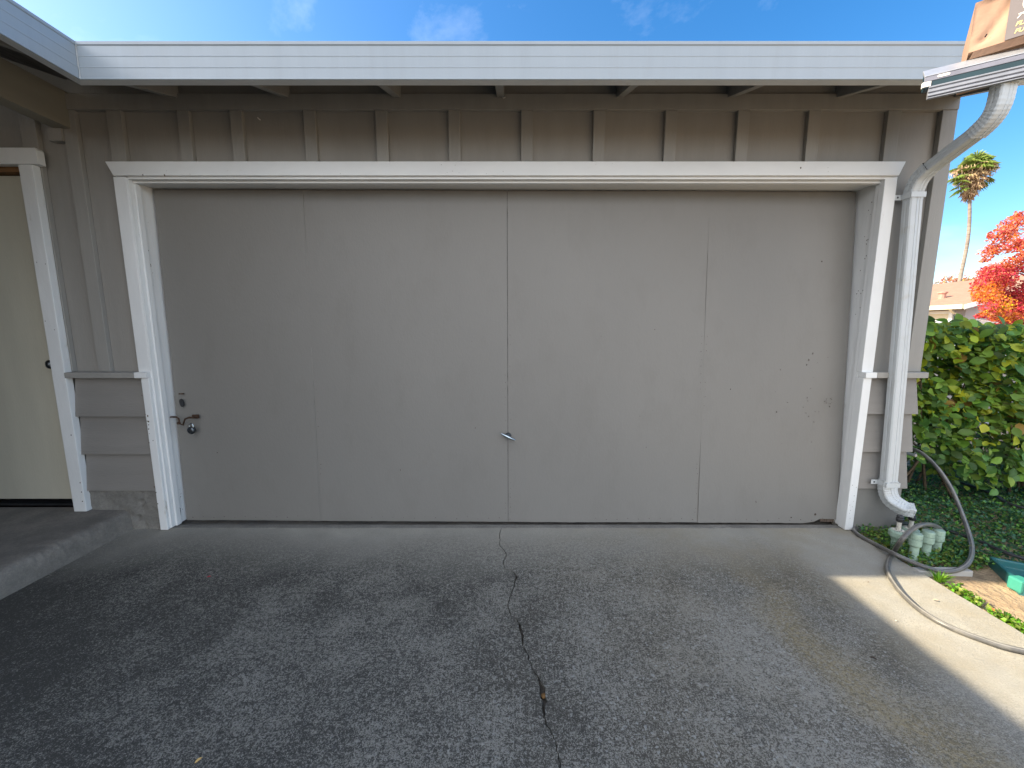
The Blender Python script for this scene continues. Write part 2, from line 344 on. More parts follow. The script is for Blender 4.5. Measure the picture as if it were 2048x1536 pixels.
# raised porch slab on the left with a broken arris
b = MB(); n = 70; ring = []
xe = -2.405; zt = .128
ys = [2.384 - i*.012 for i in range(250)]+[-.7-i*.3 for i in range(9)]
prof = []
vs = []
for j, y in enumerate(ys):
    c1 = .012+.022*max(0, noise.noise((y*6, 0, 4)))+.012*abs(noise.noise((y*25, 7, 4)))
    c2 = .018+.03*max(0, noise.noise((y*5, 9, 4)))+.012*abs(noise.noise((y*21, 3, 4)))
    o_ = .006*noise.noise((y*9, 5, 5))
    pit = .010*max(0, noise.noise((y*33, 2, 8))); pit2 = .012*max(0, noise.noise((y*40, 6, 1)))
    for (x, z) in ((-8, zt), (xe-.30, zt+.002), (xe-c2-.06, zt+.001), (xe-c2-.02, zt-.001-pit), (xe-c2, zt-.005-pit2*.6), (xe-.012+o_-pit, zt-c1*.7-pit2), (xe-.002+o_-pit2, zt-c1-.006), (xe+.004+o_-pit*.5, zt*.62), (xe+.008+o_, zt*.35), (xe+.012, 0.002), (xe+.012, -.09)):
        vs.append((x, y, z))
k = 11
b.add(vs, [(j*k+i, j*k+i+1, (j+1)*k+i+1, (j+1)*k+i) for j in range(len(ys)-1) for i in range(k-1)], 0, True)
tag(b.build('porch_step', M['slab'], recalc=False), kind='structure')

# ================================================================== HOUSE
WE = -2.6      # where the porch wing ends, unseen behind the photographer, set to shape the light
H = empty('house', (0, 2.385, 0), 'taupe board-and-batten house with a wide plain garage door under white gutters', 'house')
WY = 2.385
# siding panel pieces round the two openings
def panel(a, b_): return board('wall_panel', a, b_, M['siding'], H, 0)
panel((-2.2, WY, 2.12), (2.1415, WY+.10, 2.75))            # above garage door
panel((-2.68, WY, .96), (-2.201, WY+.10, 2.75))          # between doors
panel((2.142, WY, .96), (2.45, WY+.10, 2.75))             # right of garage door
panel((-8, WY, 2.17), (-2.682, WY+.10, 2.75))             # over entry door
panel((-8, WY, .13), (-3.70, WY+.10, 2.168))
# side and back of the garage volume
b = MB(); b.box((2.35, WY+.101, -.1), (2.448, 8.5, 2.66)); b.box((-8, 8.4, -.1), (2.34, 8.5, 2.66)); b.build('side_wall', M['siding'], H)
b = MB(); b.box((-4.75, WE+.4, .13), (-4.65, WY-.002, 2.66)); b.build('wing_wall', M['siding'], H)
b = MB(); b.box((-4.64, WE+.35, 0), (-2.54, .55, 2.5)); b.build('wing_shade_block', M['siding'], H)  # unseen block added to close off the left sky and darken the left
# battens
def batten(x, z0, z1, w_=.066, y0=2.358, name='batten'):
    return board(name, (x, y0, z0), (x+w_, WY-.001, z1), M['trimgrey'], H, .003)
for x in (-1.846, -1.555, -1.151, -.754, -.352, .050, .449, .846, 1.245, 1.636): batten(x, 2.174, 2.446)
batten(-2.235, 2.174, 2.446, .082)
batten(2.072, 2.174, 2.446, .07)
batten(-2.482, 1.001, 2.446, .072)
batten(-2.722, 1.001, 2.50, .088)
batten(-3.2, 2.238, 2.55, .08)
batten(2.368, 1.001, 2.446, .082, 2.356, 'corner_board')
board('frieze_board', (-2.46, 2.352, 2.447), (2.451, WY-.001, 2.527), M['trimgrey'], H)
# belt trim
def belt(x0, x1, m): return board('belt_trim', (x0, 2.318, .966), (x1, WY-.001, 1.0), m, H, .003)
belt(-2.648, -2.236, M['trimgrey']); belt(-2.2345, -2.162, M['white']); belt(2.092, 2.158, M['white']); belt(2.1595, 2.462, M['trimgrey'])
# lap boards
def lap(x0, x1, z0, z1, sx=0):
    m = MB(); m.hexa([(x0, 2.336, z0), (x1+sx, 2.336, z0), (x1+sx, 2.356, z0), (x0, 2.356, z0), (x0, 2.366, z1), (x1, 2.366, z1), (x1, 2.384, z1), (x0, 2.384, z1)])
    return m.build('lap_board', M['lap'], H, .0015)
for z0, z1 in ((.733, .965), (.497, .76), (.262, .524)):
    lap(-2.638, -2.2085, z0-.003, z1); lap(2.14, 2.44, z0+.012, z1+(0 if z1 > .9 else .01), .012)
b = MB(); b.box((-2.70, 2.386, .0), (-2.2, 2.48, .965)); b.build('lower_wall', M['siding'], H)
b = MB(); b.box((2.13, 2.386, -.1), (2.445, 2.48, .965)); b.build('lower_wall', M['siding'], H)
# stem wall (lumpy patched mortar)
b = MB(); nx, nz_ = 40, 22; vs = []
for j in range(nz_+1):
    for i in range(nx+1):
        x = -2.66+.45*i/nx; z = -.03+.30*j/nz_
        d = .010*noise.noise((x*14, z*14, 2))+.008*abs(noise.noise((x*45, z*45, 9)))
        cav = max(0, noise.noise((x*17+4, z*20, 5))-.38)*.09
        vs.append((x, 2.352 - d + cav, z))
b.add(vs, [(j*(nx+1)+i, j*(nx+1)+i+1, (j+1)*(nx+1)+i+1, (j+1)*(nx+1)+i) for j in range(nz_) for i in range(nx)], 0, True)
b.build('stem_wall', M['stemwall'], H, recalc=False)
board('base_board', (2.13, 2.352, -.08), (2.435, 2.3855, .30), mat('grey_base_paint', (.20, .195, .18), .7, .2, var=.12, scale=6, bump=.3), H)

# garage door frame
F_ = empty('garage_door_frame', (0, 0, 0)); F_.parent = H; F_.location = (0, 0, 0)
def fpoly(name, poly, y0, y1, m, bev=.003):
    q = MB(); q.prism(poly, 1, y0, y1); return q.build(name, m, F_, bev)
fpoly('head_casing', [(-2.252, 2.173), (2.180, 2.173), (2.150, 2.099), (-2.216, 2.099)], 2.333, 2.384, M['whiteh'])
# side casings: slightly out of plumb, chewed at the foot
def casing(xo, xi, s):
    q = MB(); q.hexa([(min(xo,xi), 2.348, .9995), (max(xo,xi), 2.348, .9995), (max(xo,xi), 2.386, .9995), (min(xo,xi), 2.386, .9995),
                      (min(xo,xi), 2.348, 2.0985), (max(xo,xi), 2.348, 2.0985), (max(xo,xi), 2.386, 2.0985), (min(xo,xi), 2.386, 2.0985)])
    return q.build('side_casing', M['white'], F_, .003)
casing(-2.232, -2.160, 1); casing(2.158, 2.090, 1)
for x0, x1, z0 in ((-2.2075, -2.160, .004), (2.090, 2.1395, .004)):
    q = MB(); q.box((x0, 2.330, z0), (x1, 2.386, .9655)); q.build('side_casing', M['white'], F_, .004)
b = MB(); b.box((-2.185, 2.3495, .010), (-2.150, 2.62, 2.095)); b.build('jamb', M['white'], F_, .002)
b = MB(); b.box((2.104, 2.3495, .010), (2.14, 2.66, 2.095)); b.build('jamb', M['white'], F_, .002)
b = MB(); b.box((-2.149, 2.3495, 2.0855), (2.103, 2.66, 2.12)); b.build('head_jamb', M['whiteh'], F_, .002)
b = MB(); b.box((-2.149, 2.375, .010), (-2.137, 2.408, 2.072)); b.build('door_stop', M['white'], F_, .002)
b = MB(); b.box((2.091, 2.375, .012), (2.103, 2.408, 2.072)); b.build('door_stop', M['white'], F_, .002)
b = MB(); b.box((-2.149, 2.375, 2.073), (2.103, 2.41, 2.085)); b.build('door_stop', M['whiteh'], F_, .002)
tr = random.Random(5); b = MB()
def nick(c, n_, r_, m=0):
    u = Vector((0, 0, 1)); v = Vector(n_).cross(u); vs = [Vector(c)+Vector(n_)*.0006+(u*math.sin(t)*r_*tr.uniform(.7, 1.9)+v*math.cos(t)*r_*tr.uniform(.6, 1.2)) for t in [i*.8976 for i in range(7)]]
    b.add(vs+[q-Vector(n_)*.002 for q in vs], [list(range(7))]+[(i, (i+1) % 7, 7+(i+1) % 7, 7+i) for i in range(7)], m)
for _ in range(10): nick((-2.2+tr.uniform(-.02, .02), 2.330, tr.uniform(.05, .9)), (0, -1, 0), tr.uniform(.0015, .0032))
for z_ in (.735, .70, .655): nick((-2.196+tr.uniform(-.004, .004), 2.330, z_), (0, -1, 0), .0045)
for _ in range(26): nick((-2.150, tr.uniform(2.40, 2.445), tr.uniform(.05, .35) if _ % 2 else tr.uniform(1.5, 2.03)), (1, 0, 0), tr.uniform(.001, .003))
for _ in range(24): nick((2.104, tr.uniform(2.41, 2.47), tr.uniform(1.3, 2.0)), (-1, 0, 0), tr.uniform(.001, .0032))
for _ in range(16): nick((tr.uniform(-2.2, 2.1), 2.333, tr.uniform(2.102, 2.165)), (0, -1, 0), tr.uniform(.0008, .0016))
for x_, z_ in ((-1.93, 2.101), (-2.05, 2.102), (1.6, 2.14)): nick((x_, 2.333, z_), (0, -1, 0), .004)
for _ in range(9): nick((tr.uniform(2.10, 2.13), 2.330, tr.uniform(.04, .3)), (0, -1, 0), tr.uniform(.001, .0025))
b.build('chipped_paint', mat('bare_wood_nick', (.10, .075, .05), .9, .1, var=.4, scale=60), F_, recalc=False)['kind'] = 'stuff'
# rot split at the foot of the left jamb
b = MB(); q = [(2.415, .045), (2.421, .055), (2.424, .09), (2.419, .125), (2.414, .13), (2.410, .10), (2.413, .07)]
b.prism(q, 0, -2.152, -2.1485); b.build('rot_split', M['dark'], F_)

# garage door: four plywood sheets on one leaning leaf
GD = empty('garage_door'); GD.parent = H; GD.location = (0, 0, 0)
def D(u, v, off=0.):
    """point on the door leaf, u,v in 0..1; the leaf leans back to the top right"""
    x = (-2.141+.004*v)*(1-u) + (2.100-.012*v)*u
    y = (2.452*(1-u)+2.402*u)*(1-v) + (2.490*(1-u)+2.530*u)*v
    z = (.008*(1-u)+.012*u)*(1-v) + 2.078*v
    return Vector((x, y+off, z))
X0, X1 = -2.133, 2.100
def U(x): return (x-X0)/(X1-X0)
seams = [X0, -1.245, -.021, 1.205, X1]; gaps = [0, .0005, .0023, .0006, 0]
b = MB()
for i in range(4):
    u0 = U(seams[i]+gaps[i]/2); u1 = U(seams[i+1]-gaps[i+1]/2)
    bot = []
    nseg = 24
    for k_ in range(nseg+1):
        u = u0+(u1-u0)*k_/nseg; v = .0012*noise.noise((u*60, i, 0))
        if i == 3:
            t = k_/nseg
            if t > .78: v += .016*min(1, (t-.78)/.10)*(.8+.5*noise.noise((t*50, 2, 0)))
        bot.append((u, v))
    vs = []
    def wob(u, v): return .006*noise.noise((u*6, v*3, i*3.1))
    rows = 48
    for r_ in range(rows+1):
        for (u, vb) in bot:
            v = vb+(1-vb)*r_/rows; pt = D(u, v, wob(u, v))
            if u == bot[0][0] or u == bot[-1][0]: pt.x += .0012*noise.noise((v*40, i*5+(u > .5), 3))*(1 if 0 < r_ < rows else 0)
            vs.append(pt)
    nn = nseg+1
    b.add(vs, [(r_*nn+q, r_*nn+q+1, (r_+1)*nn+q+1, (r_+1)*nn+q) for r_ in range(rows) for q in range(nseg)], 0, True)
    # returns at the edges, 12 mm deep
    ed = [vs[r_*nn] for r_ in range(rows, -1, -1)] + [vs[q] for q in range(1, nn)] + [vs[r_*nn+nn-1] for r_ in range(1, rows+1)]
    m_ = len(ed)
    b.add(ed+[e+Vector((0, .012, 0)) for e in ed], [(q, q+1, m_+q+1, m_+q) for q in range(m_-1)], 0)
M['gdoor'] = mat('taupe_plywood_paint', (.192, .184, .168), .5, .38, var=.05, scale=1.0, bump=.25, bscale=70, stretch=(1.3, 1.3, .6), dirt=(.125, .115, .10), dirt_amt=.30, dscale=4, dlo=.5, dhi=.78)
leaf = b
b = MB(); c = [D(0, .012, .013), D(1, .03, .013), D(1, .03, .05), D(0, .012, .05), D(0, 1, .013), D(1, 1, .013), D(1, 1, .05), D(0, 1, .05)]
b.hexa(c); b.build('door_backing', M['dark'], GD)
# nail heads, drips and scuffs on the leaf
b = leaf
def disc(u, v, r_, m=0, ry=1., rot=0., off=-.0012, seg=8):
    c = D(u, v, off); vs = []
    for k_ in range(seg):
        t = 2*math.pi*k_/seg; dx, dz = r_*math.cos(t), r_*ry*math.sin(t)
        vs.append(c+Vector((dx*math.cos(rot)-dz*math.sin(rot), 0, dx*math.sin(rot)+dz*math.cos(rot))))
    b.add(vs+[q+Vector((0, .002, 0)) for q in vs], [list(range(seg))[::-1]]+[(k_, (k_+1) % seg, seg+(k_+1) % seg, seg+k_) for k_ in range(seg)], m)
for s_ in (1, 2, 3):
    for k_ in range(2, 26):
        for sg in (-1, 1):
            if rnd.random() < (.75 if s_ > 1 else .4): disc(U(seams[s_]+sg*(.016+rnd.uniform(-.003, .003))), k_*.0155*(1+.5*(k_ > 12))+rnd.uniform(-.003, .003), rnd.uniform(.0012, .0022), 1)
for k_ in range(60):
    disc(.01+k_/61., .012+rnd.uniform(-.004, .004), rnd.uniform(.0012, .0028), 1)
for u, v, r_ in ((.966, .028, .007), (.93, .018, .004), (.955, .80, .0035), (.83, .42, .003), (.715, .60, .002), (.90, .35, .003), (.45, .30, .003)): disc(u, v, r_, 1, 1.2)
for k_ in range(46):
    u = rnd.gauss(.945, .03) if k_ % 2 else rnd.uniform(.02, .98); v = rnd.gauss(.38, .09) if k_ % 2 else rnd.uniform(.03, .6)
    if 0 < u < .985: disc(u, v, rnd.uniform(.001, .0035), 2, rnd.uniform(.3, 2.5), rnd.uniform(-.6, .6), -.0009+rnd.uniform(0, .0002))
for k_ in range(12): disc(.977+rnd.uniform(-.008, .006), .385+rnd.uniform(-.012, .012), rnd.uniform(.001, .003), 2, 1, 0, -.001)
b.build('plywood_face', [M['gdoor'], M['nail'], mat('scuffed_paint', (.12, .105, .095), .8, .2, var=.4, scale=60)], GD, recalc=False)
# chipped delaminated corner
b = MB()
for k_ in range(7):
    u = .975+k_*.003; c = D(u, .006, .004)
    b.box((c.x, c.y-.001*k_ % .004, c.z-.004), (c.x+.010, c.y+.006, c.z+.02+.004*math.sin(k_*2.1)))
b.build('torn_corner', mat('grey_splintered_wood', (.13, .10, .08), .9, .1, var=.4, scale=50, bump=.5), GD)
# T handle
Hn = D(U(-.020), .2745); hx, hz = Hn.x+.001, .582
hy = D(U(hx), .275).y
b = MB(); b.tube([(hx, hy+.002, hz), (hx, hy-.034, hz)], .007, 12); b.lathe((hx, hy, hz), [(.001, 0)], 4)
a = Vector((-.043, 0, .021))
b.tube([Vector((hx, hy-.034, hz))+a, Vector((hx, hy-.038, hz))+a*.6, Vector((hx, hy-.04, hz)), Vector((hx, hy-.038, hz))-a*.6, Vector((hx, hy-.034, hz))-a], [.0045, .0075, .0125, .0075, .0045], 14)
b.build('t_handle', M['chrome'], GD)
# rosette
b = MB()
vs = [(hx+.02*math.cos(t*.5236), hy-.003, hz+.02*math.sin(t*.5236)) for t in range(12)]
b.add(vs+[(x, y+.004, z) for x, y, z in vs], [list(range(12))]+[(k_, (k_+1) % 12, 12+(k_+1) % 12, 12+k_) for k_ in range(12)])
b.build('handle_plate', M['steel'], GD)
# hasp: rod, hook and old keyhole cover
hp = P(362, 833, 2.43); hb = 2.438
HP = empty('hasp'); HP.parent = GD; HP.location = (0, 0, 0)
z = P(362, 834, 2.43).z
b = MB(); b.tube([P(341, 834, 2.415), P(352, 834, 2.42), P(357, 837, 2.422), P(360, 848, 2.424), P(366, 850, 2.424), P(370, 838, 2.424), P(379, 835, 2.424), P(396, 834, 2.426)], [.0055, .006, .005, .005, .005, .005, .006, .0045], 8)
b.build('bolt_rod', M['rust'], HP)
b = MB(); c = P(388, 834, 2.43); b.box((c.x-.018, 2.437, c.z-.012), (c.x+.018, 2.45, c.z+.012)); b.build('bolt_bracket', M['rust'], HP, .001); b = MB(); c = P(359, 846, 2.43); b.lathe((c.x, 2.425, c.z-.006), [(.009, 0), (.011, .006), (.009, .013)], 10)
b.build('bolt_bracket', M['rust'], HP, .001)
b = MB(); c = P(363, 806, 2.44); rr = []
for k_ in range(14):
    t = 2*math.pi*k_/14; rr.append((c.x+.011*math.cos(t)-.006*math.sin(t)*.5, c.z+.026*math.sin(t)))
b.prism(rr, 1, 2.436, 2.450); b.build('lock_cover', M['black'], HP, .002)
b = MB(); c = P(361, 788, 2.44); b.box((c.x-.017, 2.446, c.z-.004), (c.x+.012, 2.455, c.z+.003)); b.build('slot', M['rust'], HP)
# padlock
pc = P(383, 858, 2.41)
PL = empty('padlock', pc, 'small round chrome padlock hanging from the garage door bolt', 'padlock')
b = MB()
b.tube([(pc.x-.011, 2.41, pc.z), (pc.x-.011, 2.411, pc.z+.022)]+[(pc.x-.011*math.cos(t), 2.412, pc.z+.022+.012*math.sin(t)) for t in [i*math.pi/8 for i in range(1, 8)]]+[(pc.x+.011, 2.411, pc.z+.022), (pc.x+.011, 2.41, pc.z)], .0035, 8)
b.build('shackle', M['chrome'], PL)
b = MB(); vs = []; seg = 18; rings = [(.006, -.016), (.016, -.016), (.0215, -.012), (.0225, -.002), (.0215, .008), (.016, .012)]
for r_, y in rings:
    for k_ in range(seg):
        t = 2*math.pi*k_/seg; vs.append((pc.x+r_*math.cos(t), 2.412+y, pc.z-.008+r_*1.1*math.sin(t)))
b.add(vs, [(i*seg+k_, i*seg+(k_+1) % seg, (i+1)*seg+(k_+1) % seg, (i+1)*seg+k_) for i in range(5) for k_ in range(seg)], 0, True)
b.add(vs[-seg:], [list(range(seg))]); b.build('lock_body', M['steel'], PL)
b = MB(); b.add(vs[:seg]+[(pc.x+.001*math.cos(k_), 2.3975, pc.z-.008) for k_ in range(1)], [(k_, (k_+1) % seg, seg) for k_ in range(seg)]); b.build('dial', M['black'], PL)

# entry door on the left
b = MB(); b.prism([(-4.0, 2.153), (-2.606, 2.153), (-2.606, 2.225), (-2.614, 2.238), (-4.0, 2.238)], 1, 2.318, 2.3575); EF = b.build('entry_head_casing', M['white'], H, .003)
board('entry_side_casing', (-2.718, 2.318, .132), (-2.640, 2.3575, 2.1515), M['white'], H, .004)
board('entry_jamb', (-2.765, 2.362, .132), (-2.7225, 2.48, 2.17), M['white'], H)
board('entry_head_jamb', (-3.70, 2.362, 2.128), (-2.7665, 2.48, 2.168), M['bare'], H)
b = MB()
for z_, x_ in ((.20, -2.655), (.26, -2.652), (.32, -2.651), (.62, -2.66), (1.25, -2.66), (1.62, -2.652), (1.63, -2.70), (1.30, -2.705)): 
    nick((x_, 2.318, z_), (0, -1, 0), .0035 if z_ < .7 else .002)
b.build('chipped_paint', M['nail'], H, recalc=False)['kind'] = 'stuff'
ED = board('entry_door', (-3.70, 2.402, .178), (-2.7675, 2.445, 2.122), M['cream'], H, .002)
board('door_sill', (-3.70, 2.41, .129), (-2.7675, 2.5, .140), M['black'], H)
b = MB(); b.lathe((0, 0, 0), [(.012, 0), (.012, .02), (.024, .03), (.028, .042), (.024, .055), (.010, .062)], 16)
for i, v in enumerate(b.v): b.v[i] = (-2.762+v[0]*.8, 2.40-v[2], 1.045+v[1])
k_ = b.build('door_knob', M['steel'], ED); 
# near-black sheet that paints the interior darkness behind the doors
b = MB(); b.box((-8, 2.6, .0), (-2.4, 2.62, 2.6)); b.build('interior_dark_sheet', M['dark'], H)

# beam and porch ledger
b = MB(); b.box((-2.53, WE+.3, 2.352), (-2.44, WY-.001, 2.54)); b.build('porch_beam', M['tan'], H, .003)
board('ledger_block', (-2.56, 2.346, 2.285), (-2.4825, WY-.001, 2.3515), M['trimgrey'], H)
# rafters
def zr(d): return 2.385 + (d)*.335          # underside height by distance in from the gutter back
def rafter(x0, x1):
    q = MB(); y0, y1 = 1.99, 2.60
    q.prism([(y0, zr(0)), (y1, zr(y1-1.99)), (y1, zr(y1-1.99)+.135), (y0, zr(0)+.10)], 0, x0, x1)
    return q.build('rafter', M['trimgrey'], H, .002)
for x0 in (-1.868, -1.258, -.648, -.082, .571, 1.178, 1.772, 2.410): rafter(x0, x0+.04)
for y in (1.85, 1.24, .63, .02, -.6, -1.2, -1.8):
    q = MB(); q.prism([(-1.985, zr(0)), (-2.60, zr(.615)), (-2.60, zr(.615)+.135), (-1.985, zr(0)+.10)], 1, y-.02, y+.02); q.build('rafter', M['trimgrey'], H, .002)
board('eave_blocking', (-2.43, WY-.02, 2.528), (2.409, WY-.002, 2.67), M['siding'], H, 0)
# roofs (deck + shingles), valley where the two slopes meet
sl = .335
def rz(d): return 2.436 + d*sl
b = MB()
yb, yr = 1.93, 5.6
# garage slope, ending at the valley line x = -1.925-(y-1.93)
def quad(vs, th=.05):
    up = Vector((0, 0, th)); vs = [Vector(v) for v in vs]; n = len(vs)
    b.add(vs+[v+up for v in vs], [list(range(n))[::-1], list(range(n, 2*n))]+[(i, (i+1) % n, n+(i+1) % n, n+i) for i in range(n)])
quad([(-1.925, yb, rz(0)), (2.47, yb, rz(0)), (2.47, yr, rz(yr-yb)), (-1.925-(yr-yb), yr, rz(yr-yb))])
quad([(-1.925-(yr-yb), yr, rz(yr-yb)), (2.47, yr, rz(yr-yb)), (2.47, 9.2, rz(0)), (-8, 9.2, rz(0))])
b.build('garage_roof', M['shingle'], H)
b = MB()
quad([(-1.925, WE, rz(0)), (-1.925, yb, rz(0)), (-1.925-(yr-yb), yr, rz(yr-yb)), (-5.595, WE, rz(3.67))])
quad([(-5.595, WE, rz(3.67)), (-5.595, 5.6, rz(3.67)), (-9.2, 5.6, rz(.1)), (-9.2, WE, rz(.1))])
b.build('wing_roof', M['shingle'], H)
# gutter: ribbed fascia gutter swept round the inside corner
pr = [(.006, 2.494), (.0, 2.490), (.0, 2.478), (.004, 2.474), (.004, 2.4375), (.0028, 2.4360), (.0028, 2.4335), (.004, 2.430), (.004, 2.393), (.0028, 2.3915), (.0028, 2.389), (.004, 2.385), (.004, 2.347), (.0, 2.344), (.0, 2.340), (.004, 2.338), (.085, 2.362), (.085, 2.47), (.012, 2.47), (.012, 2.494)]
b = MB(); vs = []
for d, z in pr: vs += [(-1.893-d, WE, z), (-1.893-d, 1.90+d, z), (2.50, 1.90+d, z)]
n = len(pr)
for i in range(n):
    j = (i+1) % n
    b.add([vs[i*3], vs[i*3+1], vs[j*3+1], vs[j*3]], [(0, 1, 2, 3)]); b.add([vs[i*3+1], vs[i*3+2], vs[j*3+2], vs[j*3+1]], [(0, 1, 2, 3)])
b.add([vs[i*3+2] for i in range(n)], [list(range(n))])
for i_, f_ in enumerate(b.f):
    if all(b.v[k_][2] < 2.366 and b.v[k_][2] > 2.33 for k_ in f_) and any(b.v[k_][2] > 2.355 for k_ in f_): b.m[i_] = 1  # underside faces given whiter paint to stand in for ground bounce
GU = b.build('gutter', [M['gutter'], M['white']], H)
# sealed corner seam
b = MB(); pts = []
for i in range(14):
    z = 2.492-.152*i/13; pts.append((-1.894+.0015*rnd.uniform(-1, 1), 1.901+.001, z))
b.tube(pts, [.0022*rnd.uniform(.6, 1.5) for _ in pts], 6); b.build('corner_seal', mat('grey_sealant', (.36, .38, .38), .6, var=.2), GU)
# downspout
def rect_sweep(path, w_, d_, wide_dir, m, name, parent, ribs=0, steps=10):
    """rectangular corrugated pipe; wide_dir is the direction of the wide side"""
    pts = catmull(path, steps); bb = MB(); vs = []; n = len(pts)
    prof = []
    def side(p, q, k_):
        for i in range(k_):
            t = i/k_; yield Vector((p[0]+(q[0]-p[0])*t, p[1]+(q[1]-p[1])*t))
    hw, hd = w_/2, d_/2; c = .006
    base = [(-hw+c, -hd), (-hw*.45, -hd), (-hw*.38, -hd+.0022), (-hw*.05, -hd+.0022), (.0, -hd), (hw*.38, -hd+.0022) , (hw*.45, -hd), (hw-c, -hd), (hw, -hd+c), (hw, -hd*.2), (hw-.002, 0), (hw, hd*.2), (hw, hd-c), (hw-c, hd), (-hw+c, hd), (-hw, hd-c), (-hw, hd*.2), (-hw+.002, 0), (-hw, -hd*.2), (-hw, -hd+c)]
    k_ = len(base)
    for i, p in enumerate(pts):
        dr = (pts[min(i+1, n-1)]-pts[max(i-1, 0)]).normalized()
        wv = Vector(wide_dir); wv = (wv-dr*wv.dot(dr)).normalized(); dv_ = dr.cross(wv)
        if dv_.y > 0 and abs(dv_.y) > .3: dv_ = -dv_
        s = 1.
        if ribs and i % 2: s = 1-ribs
        for x, y in base: vs.append(p+wv*x*s-dv_*y*s)
    bb.add(vs, [(i*k_+j, i*k_+(j+1) % k_, (i+1)*k_+(j+1) % k_, (i+1)*k_+j) for i in range(n-1) for j in range(k_)])
    bb.add(vs[:k_], [list(range(k_))]); 
    inner = [v for v in vs[-k_:]]
    bb.add(inner, [list(range(k_))], 1)
    return bb.build(name, [m, M['dark']], parent)
top = Vector((2.232, 2.322, 1.985)); bot_ = Vector((2.283, 2.29, .318))
DS = rect_sweep([top, top.lerp(bot_, .5), bot_], .071, .055, (1, 0, 0), M['pipe'], 'downspout', H)
rect_sweep([top+Vector((0, 0, -.02)), top+Vector((0, -.003, .03)), top+Vector((-.002, -.03, .085)), top+Vector((-.004, -.085, .125))], .075, .059, (1, 0, 0), M['pipe'], 'elbow', DS, .03, 8)
rect_sweep([top+Vector((-.003, -.075, .118)), Vector((2.222, 2.02, 2.19))], .069, .053, (1, 0, 0), M['pipe'], 'offset_pipe', DS)
rect_sweep([Vector((2.222, 2.04, 2.178)), Vector((2.220, 1.985, 2.215)), Vector((2.218, 1.958, 2.262)), Vector((2.218, 1.950, 2.345))], .075, .059, (1, 0, 0), M['pipe'], 'elbow', DS, .03, 8)
rect_sweep([bot_+Vector((-.001, 0, .03)), bot_+Vector((0, 0, -.03)), bot_+Vector((.01, -.022, -.085)), bot_+Vector((.045, -.06, -.118)), bot_+Vector((.085, -.085, -.125))], .078, .062, (1, -.2, 0), M['pipe'], 'elbow', DS, .05, 8)
def strap(c, dx):
    q = MB(); x0, x1 = c.x-.041, c.x+.041; y0, y1 = c.y-.033, c.y+.03
    q.box((x0, y0, c.z-.014), (x1, y0+.002, c.z+.014)); q.box((x0, y0+.0021, c.z-.014), (x0+.002, y1, c.z+.014)); q.box((x1-.002, y0+.0021, c.z-.014), (x1, y1, c.z+.014))
    q.box((x0-dx, y1-.003, c.z-.014), (x0-.0002, y1, c.z+.014))
    s_ = q.build('strap', M['pipe'], DS, .0008)
    q = MB(); q.lathe((0, 0, 0), [(.005, 0), (.005, .002), (.003, .004)], 10)
    for i, v in enumerate(q.v): q.v[i] = (x0-dx*.55+v[0], y1-.0035-v[2], c.z+v[1])
    q.build('screw', M['steel'], s_)
strap(top+Vector((0, 0, .002)), .034); strap(bot_+Vector((0, .0, .008)), .038)
for px, py, Y, nm in ((519, 238, 2.383, 'left of the third batten over the garage door'), (1008, 197, 2.35, 'on the frieze board above the middle of the garage door')):
    c = P(px, py, Y); bb = MB(); bb.tube([c+Vector((-.008, -.003, .006)), c+Vector((-.002, -.006, -.001)), c+Vector((.007, -.003, .004 if px > 600 else -.007))], .0026, 6)
    tag(bb.build('paint_chip', M['inkw']), 'curled white paint chip '+nm, 'paint chip', 'white chips under the eave')

# ================================================================== GARDEN HOSE
def hose_mat():
    m = mat('weathered_hose_rubber', (.085, .083, .08), .38, .5, var=.2, scale=30, dirt=(.22, .2, .16), dirt_amt=.6, dscale=20, dlo=.45, dhi=.7)
    return m
HZ = .011
pts = [P(1806, 893, 2.75), P(1838, 903, 2.62), P(1870, 930, 2.50), P(1900, 972, 2.40), P(1921, 1020, 2.30), P(1938, 1068, 2.17), P(1944, 1100, 2.06), G(1937, 1125, .03), G(1915, 1140, .005), G(1885, 1143, .0), G(1850, 1134, .016), G(1820, 1122, HZ+.012), G(1787, 1107, .04), G(1750, 1088, HZ), G(1722, 1073, HZ), G(1709, 1061, HZ+.005), G(1714, 1051, .0), G(1735, 1046, .0), G(1765, 1043, -.01), G(1795, 1045, .0)]
pts += [P(1830, 1050, 2.36), P(1872, 1066, 2.27), P(1882, 1060, 2.15), P(1866, 1050, 2.10), P(1842, 1050, 2.04), P(1820, 1062, 2.02), P(1803, 1080, 2.00), G(1788, 1103, HZ+.004), G(1777, 1125, HZ), G(1776, 1143, HZ), G(1786, 1163, HZ), G(1805, 1188, HZ), G(1840, 1220, HZ), G(1890, 1250, HZ), G(1960, 1278, HZ), G(2048, 1303, HZ), Vector((2.35, 1.30, -.01)), Vector((2.9, 1.15, -.015)), Vector((3.6, .7, -.015))]
pp = catmull(pts, 10)
b = MB(); b.tube(pp, .0115, 12)
n12 = 12
for i_ in range(len(b.f)-2):
    if i_ % n12 in (2, 8): b.m[i_] = 1
hs_ = b.build('garden_hose', [hose_mat(), mat('pale_hose_stripe', (.22, .21, .19), .4, .4, var=.15, scale=20)]); tag(hs_, 'long grey-brown garden hose looped beside the downspout and trailing over the driveway edge', 'hose')

